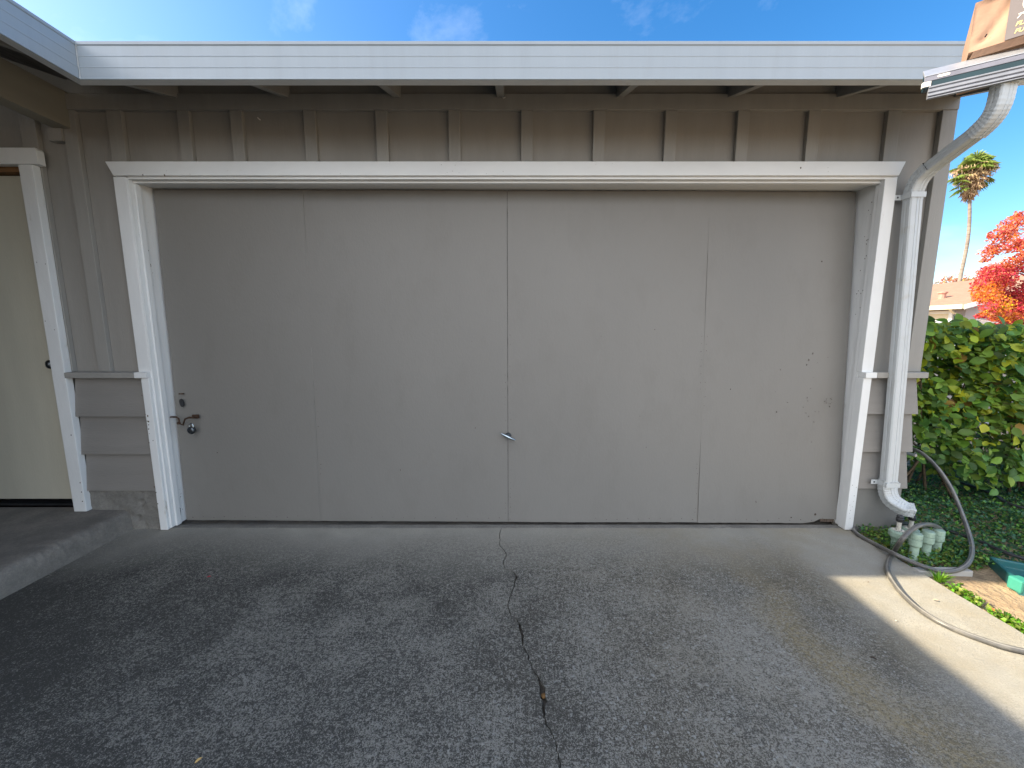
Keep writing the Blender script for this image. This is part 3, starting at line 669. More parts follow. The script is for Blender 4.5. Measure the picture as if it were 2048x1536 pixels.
# ================================================================== SPRINKLER VALVES
def ground_at(px, py): return G(px, py, -.03)
def riser(px_mid, base_y, top_y, Y, label, r_=.030, big=False):
    base = P(px_mid, base_y, Y); topz = P(px_mid, top_y, Y).z
    e = empty('sprinkler_valve', (base.x, Y, -.03), label, 'valve', 'irrigation valves beside the downspout')
    h = topz+.03
    q = MB()
    if big:
        q.lathe((base.x, Y, -.03), [(.024, 0), (.026, h*.5), (.030, h*.62), (.036, h*.7), (.036, h*.74)], 20); q.build('valve_body', M['pvcgreen'], e)
        q = MB(); q.lathe((base.x, Y, -.03), [(.039, h*.742), (.042, h*.75), (.042, h*.93), (.038, h*.97), (.030, h), (.010, h-.004)], 24)
        cp = q.build('valve_cap', M['pvcgreen'], e)
        q = MB()
        for k_ in range(16):
            t = k_*math.pi/8; c_, s_ = math.cos(t), math.sin(t)
            p0 = Vector((base.x+c_*.014, Y+s_*.014, topz)); p1 = Vector((base.x+c_*.031, Y+s_*.031, topz-.0005))
            q.tube([p0, p1], .0022, 5)
            q.v += []
        q.build('cap_ribs', M['pvc'], cp)
        q = MB(); q.lathe((base.x, Y, topz-.003), [(.011, 0), (.0105, .052), (.0105, .06)], 14); q.build('riser_pipe', M['pvc'], e)
        q = MB(); q.lathe((base.x, Y, topz+.050), [(.012, 0), (.017, .004), (.019, .02), (.014, .026), (.017, .032), (.012, .04)], 12); q.build('riser_fitting', M['black'], e)
    else:
        q.lathe((base.x, Y, -.03), [(r_*.72, 0), (r_*.72, h*.55), (r_*.95, h*.60), (r_, h*.61), (r_, h*.765), (r_*.96, h*.785)], 20); q.build('valve_body', M['pvcgreen'], e)
        q = MB(); q.lathe((base.x, Y, -.03), [(r_*.78, h*.78), (r_*.78, h*.80), (r_*.97, h*.805), (r_*.97, h*.935), (r_*.90, h*.965), (r_*.4, h*.975)], 20); q.build('valve_cap', M['pvcgreen'], e)
    return e
riser(1791, 1100, 1060, 2.15, 'biggest pale green sprinkler valve with ribbed cap and white riser pipe under the downspout', big=True)
riser(1815, 1098, 1056, 2.24, 'ribbed valve with white riser pipe just behind and right of the biggest one', big=True)
riser(1825, 1122, 1064, 2.02, 'pale green capped valve column nearest the hose loop, its left side hidden', .027)
riser(1849, 1118, 1060, 2.06, 'pale green capped valve column in the middle of the row of three', .028)
riser(1870, 1112, 1058, 2.10, 'pale green capped valve column at the right end of the row', .027)
# black supply tubes
b = MB(); b.tube(catmull([P(1800, 1046, 2.26), G(1850, 1052, .02), G(1895, 1061, .03), G(1960, 1083, .03), G(2048, 1117, .03), Vector((3.1, 1.7, .02))], 6), .010, 8)
tag(b.build('supply_tube', M['black']), 'thick black irrigation tube running from the valves towards the teal bin', 'tube')
b = MB(); b.tube(catmull([G(1880, 953, .03), G(1930, 968, .035), G(1990, 990, .035), G(2048, 1016, .035), Vector((4.0, 2.2, .03))], 6), .010, 8)
tag(b.build('supply_tube', M['black']), 'black irrigation tube lying along the foot of the hedge', 'tube')
b = MB(); b.tube([P(1806, 904, 2.7), P(1832, 911, 2.62)], .011, 10)
tag(b.build('pipe_stub', M['galv']), 'short grey pipe end poking out behind the wall corner', 'pipe')
# kerb strip of the planting bed
b = MB(); c0 = G(1840, 1132, 0); b.box((2.10, 1.915, -.09), (2.42, 1.955, -.004)); tag(b.build('bed_kerb', M['walk'], bevel=.004), kind='structure')
# teal bin
b = MB()
def ring_box(x0, y0, x1, y1, z0, z1, t, fl):
    q = MB(); pr_ = [(x0, y0), (x1, y0), (x1, y1), (x0, y1)]
    i_ = [(x0+t, y0+t), (x1-t, y0+t), (x1-t, y1-t), (x0+t, y1-t)]
    vs = [(x, y, z0) for x, y in pr_]+[(x, y, z1) for x, y in pr_]+[(x, y, z1) for x, y in i_]+[(x, y, fl) for x, y in i_]
    fs = [(0, 3, 2, 1)]+[(i, (i+1) % 4, 4+(i+1) % 4, 4+i) for i in range(4)]+[(4+i, 4+(i+1) % 4, 8+(i+1) % 4, 8+i) for i in range(4)]+[(8+i, 8+(i+1) % 4, 12+(i+1) % 4, 12+i) for i in range(4)]+[(12, 13, 14, 15)]
    q.add(vs, fs); return q
BN = empty('storage_bin', (2.62, 1.72, -.03), 'low teal plastic tray at the right edge, one corner in sun', 'bin')
bA = G(1978, 1112, .02); bB = G(2042, 1168, .02)
q = ring_box(0, 0, .62, (bA-bB).length, -.05, .02, .018, -.02)
bR = (bA-bB).normalized()
for i, v in enumerate(q.v): q.v[i] = (bB.x+bR.x*v[1]+bR.y*v[0], bB.y+bR.y*v[1]-bR.x*v[0], v[2])
o = q.build('tray_body', M['teal'], BN, .006)
q = MB()
for (x, y) in ((bB.x+.006, bB.y+.002),): q.box((x-.008, y-.008, -.03), (x+.05, y+.05, .034))
q.build('sunlit_corner', mat('sunlit_teal_plastic', (.045, .25, .19), .4, .4, var=.1), o, .008)  # brighter teal copy paints the sunlight on this corner

# ================================================================== FOLIAGE
def leaf_mat(name, c, tr=.3, isl=.45, rough=.45, c2=None): return mat(name, c, rough, .4, var=.25, scale=5, trans=tr, island=isl, col2=c2)
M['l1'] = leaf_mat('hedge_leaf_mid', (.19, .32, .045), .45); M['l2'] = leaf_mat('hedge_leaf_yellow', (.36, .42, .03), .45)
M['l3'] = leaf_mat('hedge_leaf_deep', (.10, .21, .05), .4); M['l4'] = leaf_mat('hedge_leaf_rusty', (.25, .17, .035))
def oval(bb, p, d, nrm, ln, wd, m, curl=.15):
    """a broad pointed leaf folded along its midrib"""
    d = d.normalized(); s_ = d.cross(nrm)
    if s_.length < .01: s_ = d.cross(Vector((.3, .5, .8)))
    s_.normalize(); n_ = s_.cross(d)
    mid = [(0, 0), (.25, .0), (.55, -.02*1), (.82, -.06), (1., -.15)]
    wds = [0.02, .40, .50, .30, 0.0]
    vs = []
    for (t, z), w_ in zip(mid, wds):
        c = p+d*(t*ln)+n_*(z*ln)
        vs += [c, c+s_*w_*wd+n_*w_*wd*curl*1.6, c-s_*w_*wd+n_*w_*wd*curl*1.6]
    fs = []
    for i in range(4):
        a = i*3; c = a+3
        fs += [(a, c, c+1, a+1), (a, a+2, c+2, c)]
    bb.add(vs, fs, m, True)
r2 = random.Random(11)
def rv(r_=r2): 
    while True:
        v = Vector((r_.uniform(-1, 1), r_.uniform(-1, 1), r_.uniform(-1, 1)))
        if .05 < v.length < 1: return v.normalized()
def shrub(label, x0, x1, y0, y1, z0, z1, n, seed, ntwig=26, gap=.0):
    r_ = random.Random(seed)
    e = empty('hedge_shrub', ((x0+x1)/2, (y0+y1)/2, -.03), label, 'shrub', 'broad-leaved shrubs beside the house')
    q = MB(); tips = []
    for k_ in range(ntwig):
        bx = r_.uniform(x0+.1, x1-.1); by = r_.uniform(y0+.15, y1-.1); tx = bx+r_.uniform(-.6, .6); ty = by+r_.uniform(-.3, .15)
        tz = r_.uniform(z0+.2, z1)
        mid_ = Vector(((bx+tx)/2+r_.uniform(-.1, .1), (by+ty)/2, tz*.45))
        ps = catmull([Vector((bx, by, -.06)), mid_, Vector((tx, ty, tz))], 6)
        q.tube(ps, [.011-.008*i/len(ps) for i in range(len(ps))], 5)
        tips += ps[5:]
    q.build('stems', M['stem'], e)
    q = MB(); cnt = 0
    while cnt < n:
        x = r_.uniform(x0, x1); z = z0+(z1-z0)*r_.random()**.8
        face = .12*noise.noise((x*2.2, z*2.2, seed))+.05*noise.noise((x*6, z*6, seed))
        dp_ = r_.random()**1.6*.55
        y = y0+dp_*(y1-y0)+face+.12*max(0, (z0+.35-z))
        topz = z1+.07*noise.noise((x*3, y*3, seed+3))
        if z > topz or (z > z1-.10 and r_.random() < .2): continue
        if noise.noise((x*3.4, z*3.4, seed+9)) < -.42+gap: continue
        p = Vector((x, y, z))
        outw = Vector((r_.uniform(-.7, .5), -1+r_.uniform(-.2, .7), r_.uniform(.0, .9))).normalized()
        nr_ = (outw*.8+Vector((0, 0, .55))+rv(r_)*.85).normalized()
        d = (Vector((r_.uniform(-1, 1), r_.uniform(-.9, .3), r_.uniform(-.9, .6)))).normalized()
        d = (d-nr_*d.dot(nr_)*.8)
        ln = r_.uniform(.035, .09); 
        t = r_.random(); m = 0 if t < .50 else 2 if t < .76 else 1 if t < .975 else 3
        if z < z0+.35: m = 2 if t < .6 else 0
        oval(q, p, d, nr_, ln, ln*r_.uniform(.62, .8), m, r_.uniform(.05, .25)); cnt += 1
        if r_.random() < .15: q.tube([p, p-d.normalized()*.03+Vector((0, .02, -.005))], .0016, 3, 4)
    q.build('foliage', [M['l1'], M['l2'], M['l3'], M['l4'], M['stem']], e, recalc=False)
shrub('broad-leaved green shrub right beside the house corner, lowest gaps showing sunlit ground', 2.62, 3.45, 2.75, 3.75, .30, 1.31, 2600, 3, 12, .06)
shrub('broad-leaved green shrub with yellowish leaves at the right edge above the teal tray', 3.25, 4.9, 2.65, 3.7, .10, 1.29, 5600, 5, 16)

def ground_leaves(name, area, n, size, mats, label, cat, seed, z=-.03, hz=.05, dens=None, kind='stuff', upright=.5, zfun=None):
    r_ = random.Random(seed); q = MB(); c_ = 0; tries = 0
    while c_ < n and tries < n*20:
        tries += 1
        x = r_.uniform(area[0], area[2]); y = r_.uniform(area[1], area[3])
        if dens and r_.random() > dens(x, y): continue
        hh = r_.random()**1.3*hz
        if zfun: hh = r_.random()*zfun(x, y)
        p = Vector((x, y, z+hh))
        nr_ = (Vector((0, 0, 1))+rv(r_)*(1-upright+.5)).normalized(); d = rv(r_); d = d-nr_*d.dot(nr_)
        if d.length < .05: continue
        s_ = size*r_.uniform(.6, 1.3)
        d.normalize(); sd_ = d.cross(nr_)*s_*.38
        a, m_, t = p, p+d*s_*.5+nr_*s_*.08, p+d*s_
        q.add([a, m_+sd_, t, m_-sd_, m_-nr_*s_*.08], [(0, 1, 4), (1, 2, 4), (2, 3, 4), (3, 0, 4)], r_.randrange(len(mats)) if len(mats) > 1 else 0)
        c_ += 1
    o = q.build(name, mats, recalc=False); return tag(o, label, cat, kind=kind)
M['g1'] = leaf_mat('ground_leaf', (.11, .24, .04), .3); M['g2'] = leaf_mat('ground_leaf_yellow', (.17, .22, .04), .3); M['g3'] = leaf_mat('dark_ground_leaf', (.042, .125, .055), .3)
M['g4'] = leaf_mat('bright_weed_leaf', (.13, .30, .02), .4)
# clump round the valves
def dens1(x, y):
    d = abs(noise.noise((x*6, y*6, 3)))
    v = 1.0
    if x < 2.17+.05*noise.noise((y*9, 2, 1)): return 0
    if y < 1.97: return 0
    return .55+d
ground_leaves('ground_cover', (2.15, 1.97, 2.62, 2.38), 4200, .017, [M['g1'], M['g1'], M['g3'], M['g2']], 'low small-leaved green weeds growing thick around the sprinkler valves', 'ground cover', 21, -.035, .05, dens1, zfun=lambda x, y: .035+.045*max(0, noise.noise((x*7, y*7, 1))+.5))
ground_leaves('ground_cover', (2.45, 2.02, 5.4, 3.6), 42000, .021, [M['g3'], M['g3'], M['g1']], 'dark feathery ground cover under the hedge', 'ground cover', 22, -.035, .06, lambda x, y: .5+abs(noise.noise((x*4, y*4, 3))), zfun=lambda x, y: .03+.05*max(0, noise.noise((x*4, y*4, 1))+.5))
# weeds along the driveway edge
ground_leaves('weeds', (2.13, .2, 2.235, 1.80), 5200, .019, [M['g4'], M['g4'], M['g2']], 'strip of bright sunlit weeds along the driveway edge', 'weeds', 23, -.03, .03, lambda x, y: max(0, 1-abs(x-2.172-.02*noise.noise((y*5, 0, 0)))/.045)*(1 if noise.noise((y*7, 8, 1)) > -.3 else .15), zfun=lambda x, y: .035)
def grass_tuft(c, n, h, m, label, seed):
    r_ = random.Random(seed); q = MB()
    for _ in range(n):
        a = r_.uniform(0, 6.28); p = c+Vector((math.cos(a), math.sin(a), 0))*r_.uniform(0, h*.35); lean = Vector((math.cos(a), math.sin(a), 0))*r_.uniform(.2, .9)*h
        t = p+lean+Vector((0, 0, h*r_.uniform(.5, 1))); mi = p.lerp(t, .5)+Vector((0, 0, h*.15)); s_ = Vector((-math.sin(a), math.cos(a), 0))*.0022
        q.add([p-s_, p+s_, mi+s_, mi-s_, t], [(0, 1, 2, 3), (3, 2, 4)])
    return tag(q.build('grass_tuft', m, recalc=False), label, 'grass tuft')
grass_tuft(G(1878, 1163, -.02), 70, .055, M['g4'], 'small bright green grass tuft at the driveway edge by the sunlight boundary', 4)

# dry litter
def dry_leaf(px, py, z, ln, c, label, rot, seed, cat='leaf', grp='fallen leaves and petals on the concrete'):
    q = MB(); p = G(px, py, z); d = Vector((math.cos(rot), math.sin(rot), .12)); oval(q, p-d*ln*.5, d, Vector((.1, -.2, 1)), ln, ln*.42, 0, .35)
    o = q.build('fallen_leaf', mat('dry_leaf_'+str(seed), c, .7, .2, var=.2, scale=40), recalc=False)
    return tag(o, label, cat, grp)
dry_leaf(397, 1520, .006, .020, (.62, .42, .16), 'pale yellow leaf on dark concrete near the bottom left', 1.0, 1)
dry_leaf(418, 1153, .005, .017, (.55, .03, .05), 'tiny red petal on the dark concrete in front of the left jamb', .5, 2)
dry_leaf(398, 1160, .003, .016, (.02, .015, .02), 'tiny black leaf scrap left of the red petal', .2, 3)
dry_leaf(1872, 1200, .006, .022, (.45, .36, .25), 'curled tan leaf on the sunlit concrete beside the hose', 2.6, 4)
dry_leaf(1747, 1316, .005, .024, (.05, .035, .025), 'dark shrivelled leaf at the shade edge low on the right', 2.6, 5)
dry_leaf(1792, 1241, .005, .013, (.6, .52, .42), 'small pale leaf bit on sunlit concrete left of the hose', .3, 6)
dry_leaf(1737, 1164, .004, .012, (.2, .14, .09), 'small brown leaf crumb in the tip of the sunlit triangle', .2, 7)
dry_leaf(1985, 1218, .02, .03, (.42, .16, .05), 'rust-orange fallen leaf lying on the bright weeds', .9, 8)

# ================================================================== RACK AND CARTON (top right)
ax = Vector((.846, -.534, 0)).normalized(); fr = Vector((-.534, -.846, 0)).normalized()
RP = P(1850, 153, 1.35)
rack = empty('steel_rack', (RP+ax*1.6)*1.0, 'long galvanised and dark green steel rail jutting in below the gutter, top right', 'rack')
rack.location.z = -.03
def railprof(name, prof, m, parent, l0=0., l1=2.6, closed=True):
    q = MB(); n = len(prof); vs = []
    for l_ in (l0, l1):
        for t, z in prof: vs.append(RP+ax*l_+fr*t+Vector((0, 0, z)))
    q.add(vs, [list(range(n))[::-1], list(range(n, 2*n))]+[(i, (i+1) % n, n+(i+1) % n, n+i) for i in range(n)])
    return q.build(name, m, parent, .0012)
railprof('top_flange', [(-.030, .030), (-.002, .0015), (.0015, 0), (.0015, -.002), (-.006, -.003), (-.034, .026)], M['galv'], rack)
railprof('face_strip', [(0, -.0022), (0, -.0165), (-.006, -.0165), (-.006, -.0022)], mat('shaded_galvanised_web', (.20, .20, .24), .5, .5, metal=.3, var=.15, scale=25), rack)  # darker copy of the galvanised steel, shade put into its colour
railprof('web', [(-.030, .024), (-.008, -.002), (-.0015, -.0165), (-.0015, -.036), (-.03, -.036), (-.03, .024)], M['railgreen'], rack, .002)
RL = railprof('lower_flange', [(-.006, -.0355), (.004, -.0335), (.004, -.038), (.001, -.040), (.001, -.049), (-.003, -.0505), (-.003, -.0525), (.001, -.054), (.001, -.060), (-.003, -.0615), (-.004, -.0625), (-.001, -.064), (-.001, -.0665), (-.012, -.0665), (-.012, -.036)], mat('shaded_galvanised_lip', (.24, .25, .28), .45, .5, metal=.35, var=.15, scale=25), rack, .012)  # lip steel also darkened in colour for its shaded side
# white plate standing in for light through a slot, end bracket
q = MB(); c = RP+ax*.042+Vector((0, 0, -.0085)); rr = []
for k_ in range(16):
    t = 2*math.pi*k_/16; cx = .010 if math.cos(t) > 0 else -.010
    rr.append(c+ax*(cx+.0035*math.cos(t))+Vector((0, 0, .0035*math.sin(t))))
q.add([v+fr*.0012 for v in rr]+[v-fr*.001 for v in rr], [list(range(16))]+[(k_, (k_+1) % 16, 16+(k_+1) % 16, 16+k_) for k_ in range(16)])
q.build('slot_light_plate', M['inkw'], rack)
q = MB(); c = RP+Vector((0, 0, -.0175))
vs = [c+ax*a_+fr*t_+Vector((0, 0, z_)) for t_ in (.0015, -.0095) for a_, z_ in ((-.004, 0), (.016, 0), (.016, -.0145), (-.004, -.0145))]
q.hexa([vs[3], vs[2], vs[6], vs[7], vs[0], vs[1], vs[5], vs[4]]); q.build('end_clip', M['inkw'], rack, .001)
# uprights outside the view that carry the rail
for l_ in (1.2, 2.5):
    q = MB(); c = RP+ax*l_-fr*.04; q.box((c.x-.03, c.y-.03, -.04), (c.x+.03, c.y+.03, RP.z-.0755)); q.build('upright', M['galv'], rack, .003)
# carton: a box whose front faces the photographer's left
ca = Vector((.80, -.60, 0)).normalized()
ca = Vector((825, -782, 0)).normalized(); cf = Vector((-ca.y*-1, 0, 0)); cf = Vector((ca.y, -ca.x, 0)).normalized()
CO = P(1937, 106, 1.315)   # lower front left corner
CB = empty('cardboard_box', CO+ca*.2-cf*.15, 'dented brown cardboard carton with grey printed panel on the steel rack', 'box')
Wd, Dp, Ht = .42, .30, P(1950, 6, 1.315).z-CO.z
q = MB(); nx_, nz2 = 26, 18; vs = []
def dent(u, v):
    # one long crease from upper right to lower left plus a shallow dish
    d = abs((u-.055) - (v-.07)*.55)/.012
    a_ = math.exp(-d*d)*(.006 if .02 < v < .2 else 0)
    return 1.8*a_+.009*math.exp(-(((u-.04)/.03)**2+((v-.10)/.05)**2))+.0012*noise.noise((u*25, v*25, 0))
for j in range(nz2+1):
    for i in range(nx_+1):
        u = Wd*(i/nx_)**1.6; v = Ht*j/nz2
        e_ = min(u, .0); vs.append(CO+ca*u+Vector((0, 0, v))-cf*(dent(u, v) if 0 < i < nx_ and 0 < j < nz2 else 0))
q.add(vs, [(j*(nx_+1)+i, j*(nx_+1)+i+1, (j+1)*(nx_+1)+i+1, (j+1)*(nx_+1)+i) for j in range(nz2) for i in range(nx_)], 0, True)
c8 = [CO, CO+ca*Wd, CO+ca*Wd-cf*Dp, CO-cf*Dp]; c8 += [v+Vector((0, 0, Ht)) for v in c8]
q.add(c8, [(0, 3, 2, 1), (4, 5, 6, 7), (1, 2, 6, 5), (2, 3, 7, 6), (3, 0, 4, 7)], 0)
q.build('carton_body', M['kraft'], CB, recalc=False)
q = MB()   # torn hole
c = CO+ca*.030+Vector((0, 0, .032)); q.add([c+cf*.0012+ca*a_+Vector((0, 0, z_)) for a_, z_ in ((-.003, -.002), (.000, -.004), (.004, .004), (.001, .005))], [(0, 1, 2, 3)]); q.build('torn_hole', M['dark'], CB, recalc=False)
# flap under the front edge
q = MB(); a0 = CO+cf*.001; q.hexa([a0+ca*.004+Vector((0, 0, -.014))-cf*.012, a0+ca*Wd+Vector((0, 0, -.014))-cf*.012, a0+ca*Wd+Vector((0, 0, -.014))-cf*.018, a0+ca*.004+Vector((0, 0, -.014))-cf*.018,
    a0+ca*.010+Vector((0, 0, -.0005)), a0+ca*Wd+Vector((0, 0, -.0005)), a0+ca*Wd+Vector((0, 0, -.0005))-cf*.004, a0+ca*.010+Vector((0, 0, -.0005))-cf*.004])
q.build('bottom_flap', M['kraft'], CB)
# printed panel, round mark, lettering (all 1 mm proud of the board)
u0 = .068
q = MB(); f0 = cf*.0022
q.hexa([CO+ca*u0+f0+Vector((0, 0, .002)), CO+ca*(Wd-.002)+f0+Vector((0, 0, .002)), CO+ca*(Wd-.002)+cf*.0010+Vector((0, 0, .002)), CO+ca*u0+cf*.0010+Vector((0, 0, .002)),
        CO+ca*u0+f0+Vector((0, 0, Ht-.002)), CO+ca*(Wd-.002)+f0+Vector((0, 0, Ht-.002)), CO+ca*(Wd-.002)+cf*.0010+Vector((0, 0, Ht-.002)), CO+ca*u0+cf*.0010+Vector((0, 0, Ht-.002))])
PN = q.build('printed_panel', M['print'], CB)
q = MB(); vs = []; c = CO+ca*(u0+.051)+Vector((0, 0, .086))+cf*.0028
for k_ in range(32):
    t = 2*math.pi*k_/32; vs.append(c+ca*.027*math.cos(t)+Vector((0, 0, .027*math.sin(t))))
q.add(vs+[v-cf*.0006 for v in vs], [list(range(32))]+[(k_, (k_+1) % 32, 32+(k_+1) % 32, 32+k_) for k_ in range(32)]); q.build('round_mark', M['inkw'], PN, recalc=False)
def lettering(txt, u, v, size, m, parent):
    cu = bpy.data.curves.new('lettering', 'FONT'); cu.body = txt; cu.size = size; cu.shear = .25; cu.extrude = .0002; cu.offset = .0004 if size < .02 else 0
    t = bpy.data.objects.new('tmp', cu); col.objects.link(t)
    dg = bpy.context.evaluated_depsgraph_get(); me = bpy.data.meshes.new_from_object(t.evaluated_get(dg)); bpy.data.objects.remove(t)
    o_ = CO+ca*u+Vector((0, 0, v))+cf*.0028
    for vt in me.vertices: vt.co = o_+ca*vt.co.x+Vector((0, 0, vt.co.y))+cf*vt.co.z
    me.materials.clear(); return link('lettering', me, m, parent)
lettering('7"', u0+.016, .051, .016, M['inkw'], PN)
lettering('FLAT', u0+.016, .031, .015, M['ink'], PN)
lettering('FUEL', u0+.016, .0125, .015, M['ink'], PN)

# ================================================================== FAR THINGS
# neighbour's house
NH = empty('neighbour_house', (26, 22, -.1), 'single-storey neighbour house with brown shingle roof beyond the hedge', 'house')
M['nroof'] = mat('brown_shingle_roof', (.29, .18, .13), .9, .15, var=.12, scale=3, bump=.6, bscale=6, stretch=(1, 1, 3), bdist=.03)
M['nwall'] = mat('grey_stucco', (.30, .28, .29), .85, .2, var=.06, scale=2, bump=.3, bscale=30)
M['ncream'] = mat('cream_paint', (.6, .53, .38), .6, .3, var=.05)
ex, wx, gy = 22.25, 22.85, 20.2      # eave x, wall x, gable plane
q = MB(); q.prism([(wx, -.12), (35.2, -.12), (35.2, 2.25), (29, 3.9), (wx, 2.25)], 1, gy, 34); q.build('wall', M['nwall'], NH)
q = MB()
for sx in (1,):
    q.hexa([(ex, gy-.45, 2.32), (29, gy-.45, 4.16), (29, 34.5, 4.16), (ex, 34.5, 2.32), (ex, gy-.45, 2.44), (29, gy-.45, 4.30), (29, 34.5, 4.30), (ex, 34.5, 2.44)])
q.build('roof', M['nroof'], NH)
q = MB(); q.hexa([(29.01, gy-.45, 4.16), (35.8, gy-.45, 2.32), (35.8, 34.5, 2.32), (29.01, 34.5, 4.16), (29.01, gy-.45, 4.30), (35.8, gy-.45, 2.44), (35.8, 34.5, 2.44), (29.01, 34.5, 4.30)]); q.build('roof', M['nroof'], NH)
q = MB(); q.hexa([(ex-.02, gy-.50, 2.22), (29, gy-.50, 4.06), (29, gy-.452, 4.06), (ex-.02, gy-.452, 2.22), (ex-.02, gy-.50, 2.44), (29, gy-.50, 4.30), (29, gy-.452, 4.30), (ex-.02, gy-.452, 2.44)]); q.build('barge_board', M['white'], NH)
q = MB(); q.box((ex-.14, gy-.45, 2.24), (ex-.005, 34.5, 2.46)); ng = q.build('gutter', M['ncream'], NH)
q = MB(); q.tube([(ex-.07, 20.35, 2.25), (ex+.1, 20.35, 2.08), (wx-.06, 20.35, 1.95), (wx-.06, 20.35, 0)], .045, 8); q.build('downspout', M['ncream'], ng)
q = MB(); q.box((wx-.05, 20.9, 0), (wx-.002, 26.2, 2.04)); nd = q.build('garage_door', M['ncream'], NH)
for a_ in ((20.72, 20.895), (26.205, 26.38)):
    q = MB(); q.box((wx-.09, a_[0], 0), (wx-.002, a_[1], 2.2)); q.build('door_casing', M['white'], NH)
q = MB(); q.box((wx-.09, 20.9, 2.045), (wx-.002, 26.2, 2.2)); q.build('door_casing', M['white'], NH)
q = MB(); vx, vy = 24.1, 22.6; q.lathe((vx, vy, 2.7), [(.16, 0), (.16, .50), (.22, .52), (.22, .60), (.02, .66)], 10); q.build('roof_vent', mat('painted_vent', (.42, .22, .17), .7, .2), NH)
# tree maker
def crown_leaves(q, blobs, n, size, r_, mats_fn, flat=.0):
    wts = [b_[3]**2 for b_ in blobs]; 
    for _ in range(n):
        cx, cy, cz, rr_, sz = r_.choices(blobs, wts)[0]
        u = rv(r_); rad = rr_*(r_.random()**.45)*(1+.22*noise.noise((cx+u.x*2, cy+u.y*2, cz+u.z*2)))
        p = Vector((cx+u.x*rad, cy+u.y*rad, cz+u.z*rad*sz))
        s_ = size*r_.uniform(.5, 1.3); a_ = rv(r_)*s_; nn_ = rv(r_); c_ = a_.cross(nn_); 
        if c_.length < .001: continue
        c_ = c_.normalized()*s_*.45
        q.add([p-a_*.5, p+c_*.5, p+a_*.5, p-c_*.5], [(0, 1, 2, 3)], mats_fn(p, r_))
def tree(name, label, cat, base, blobs, n, size, mats, fn, trunk_r, seed, group=None, limbs=7):
    r_ = random.Random(seed); e = empty(name, base, label, cat, group); B_ = Vector(base)
    zc = min(b_[2] for b_ in blobs)
    q = MB(); hgt = max(.6, zc-B_.z)
    q.tube([B_+Vector((0, 0, -.1)), B_+Vector((.04, 0, hgt*.4)), B_+Vector((.0, .03, hgt*.8))], [trunk_r*1.3, trunk_r, trunk_r*.85], 9)
    top_ = B_+Vector((0, .03, hgt*.78))
    for b_ in r_.sample(blobs, min(limbs, len(blobs))):
        t = Vector(b_[:3]); mi = top_.lerp(t, .5)+rv(r_)*.15
        q.tube(catmull([top_, mi, t], 4), [trunk_r*.6*(1-i/9.5) for i in range(9)], 6)
    q.build('trunk', M['stem'], e)
    q = MB(); crown_leaves(q, blobs, n, size, r_, fn); q.build('crown', mats, e, recalc=False)
    return e
M['red'] = mat('scarlet_leaf', (.55, .05, .055), .6, .2, var=.2, trans=.35, island=.35); M['coral'] = mat('coral_leaf', (.62, .19, .11), .6, .2, var=.2, trans=.35, island=.3)
M['orange'] = mat('orange_leaf', (.60, .20, .025), .6, .2, var=.2, trans=.35, island=.3); M['lemon'] = mat('yellow_leaf', (.55, .46, .02), .6, .2, var=.2, trans=.35, island=.3)
r_ = random.Random(9); bl = []
TY = 13.0; TC = P(2085, 545, TY)
for k_ in range(46):
    u = rv(r_); rad = r_.uniform(.5, 1.)
    bl.append((TC.x+u.x*1.5*rad, TC.y+u.y*1.4*rad, 3.15+u.z*1.75*rad-.25, r_.uniform(.32, .6), .75))
for px, py, rr_ in ((1968, 590, .34), (1985, 610, .4), (1992, 560, .4), (1980, 500, .30), (2000, 470, .35), (2018, 450, .32), (2035, 432, .22), (1963, 520, .12), (1955, 575, .16), (1950, 598, .13), (2010, 640, .35), (1975, 628, .22), (2040, 620, .4), (1955, 632, .14), (1978, 540, .25)):
    c = P(px+6, py, TY-r_.uniform(0, .8)); bl.append((c.x, c.y, c.z, rr_, .8))
ycen = P(2004, 605, TY-.5)
def redfn(p, r_):
    d = math.hypot((p.x-ycen.x)/.75, (p.z-ycen.z)/.62)+.35*noise.noise((p.x*2.5, p.z*2.5, 1))
    if d < .55: return 3 if r_.random() < .6 else 2
    if d < 1.0: return 2 if r_.random() < .65 else 1
    if p.z > 3.2: return 1 if r_.random() < .62 else (0 if r_.random() < .5 else 2)
    return 0 if r_.random() < .72 else 1
tree('autumn_tree', 'scarlet, orange and yellow autumn tree at the right edge above the hedge', 'tree', (TC.x, TC.y, -.1), bl, 42000, .10, [M['red'], M['coral'], M['orange'], M['lemon']], redfn, .10, 8, limbs=14)
M['rusty'] = mat('russet_leaf', (.42, .16, .08), .7, .2, var=.2, trans=.25, island=.4); M['olive'] = mat('tawny_leaf', (.40, .30, .12), .7, .2, var=.2, trans=.25, island=.4)
for i, (px, py, Y, w_, lab) in enumerate(((1868, 574, 48, 1.9, 'russet tree over the neighbour roof, left of the palm trunk'), (1893, 566, 50, 1.6, 'pale russet tree just left of the palm trunk foot'), (1932, 559, 47, 1.9, 'orange-brown tree just right of the palm trunk foot'), (1962, 562, 52, 2.2, 'dull green and russet tree between the palm and the scarlet tree'))):
    c = P(px, py, Y); r_ = random.Random(60+i)
    bl = [(c.x+r_.uniform(-1, 1)*w_, Y+r_.uniform(-1, 1)*w_*.6, c.z-.4+r_.uniform(-1.6, .5), r_.uniform(.6, 1.1), .7) for _ in range(16)]
    tree('autumn_tree', lab, 'tree', (c.x, Y, -.1), bl, 1500, .30, [M['rusty'], M['olive']], lambda p, r_: 0 if r_.random() < (.35 if i == 3 else .7) else 1, .16, 70+i, 'distant trees behind the neighbour house')
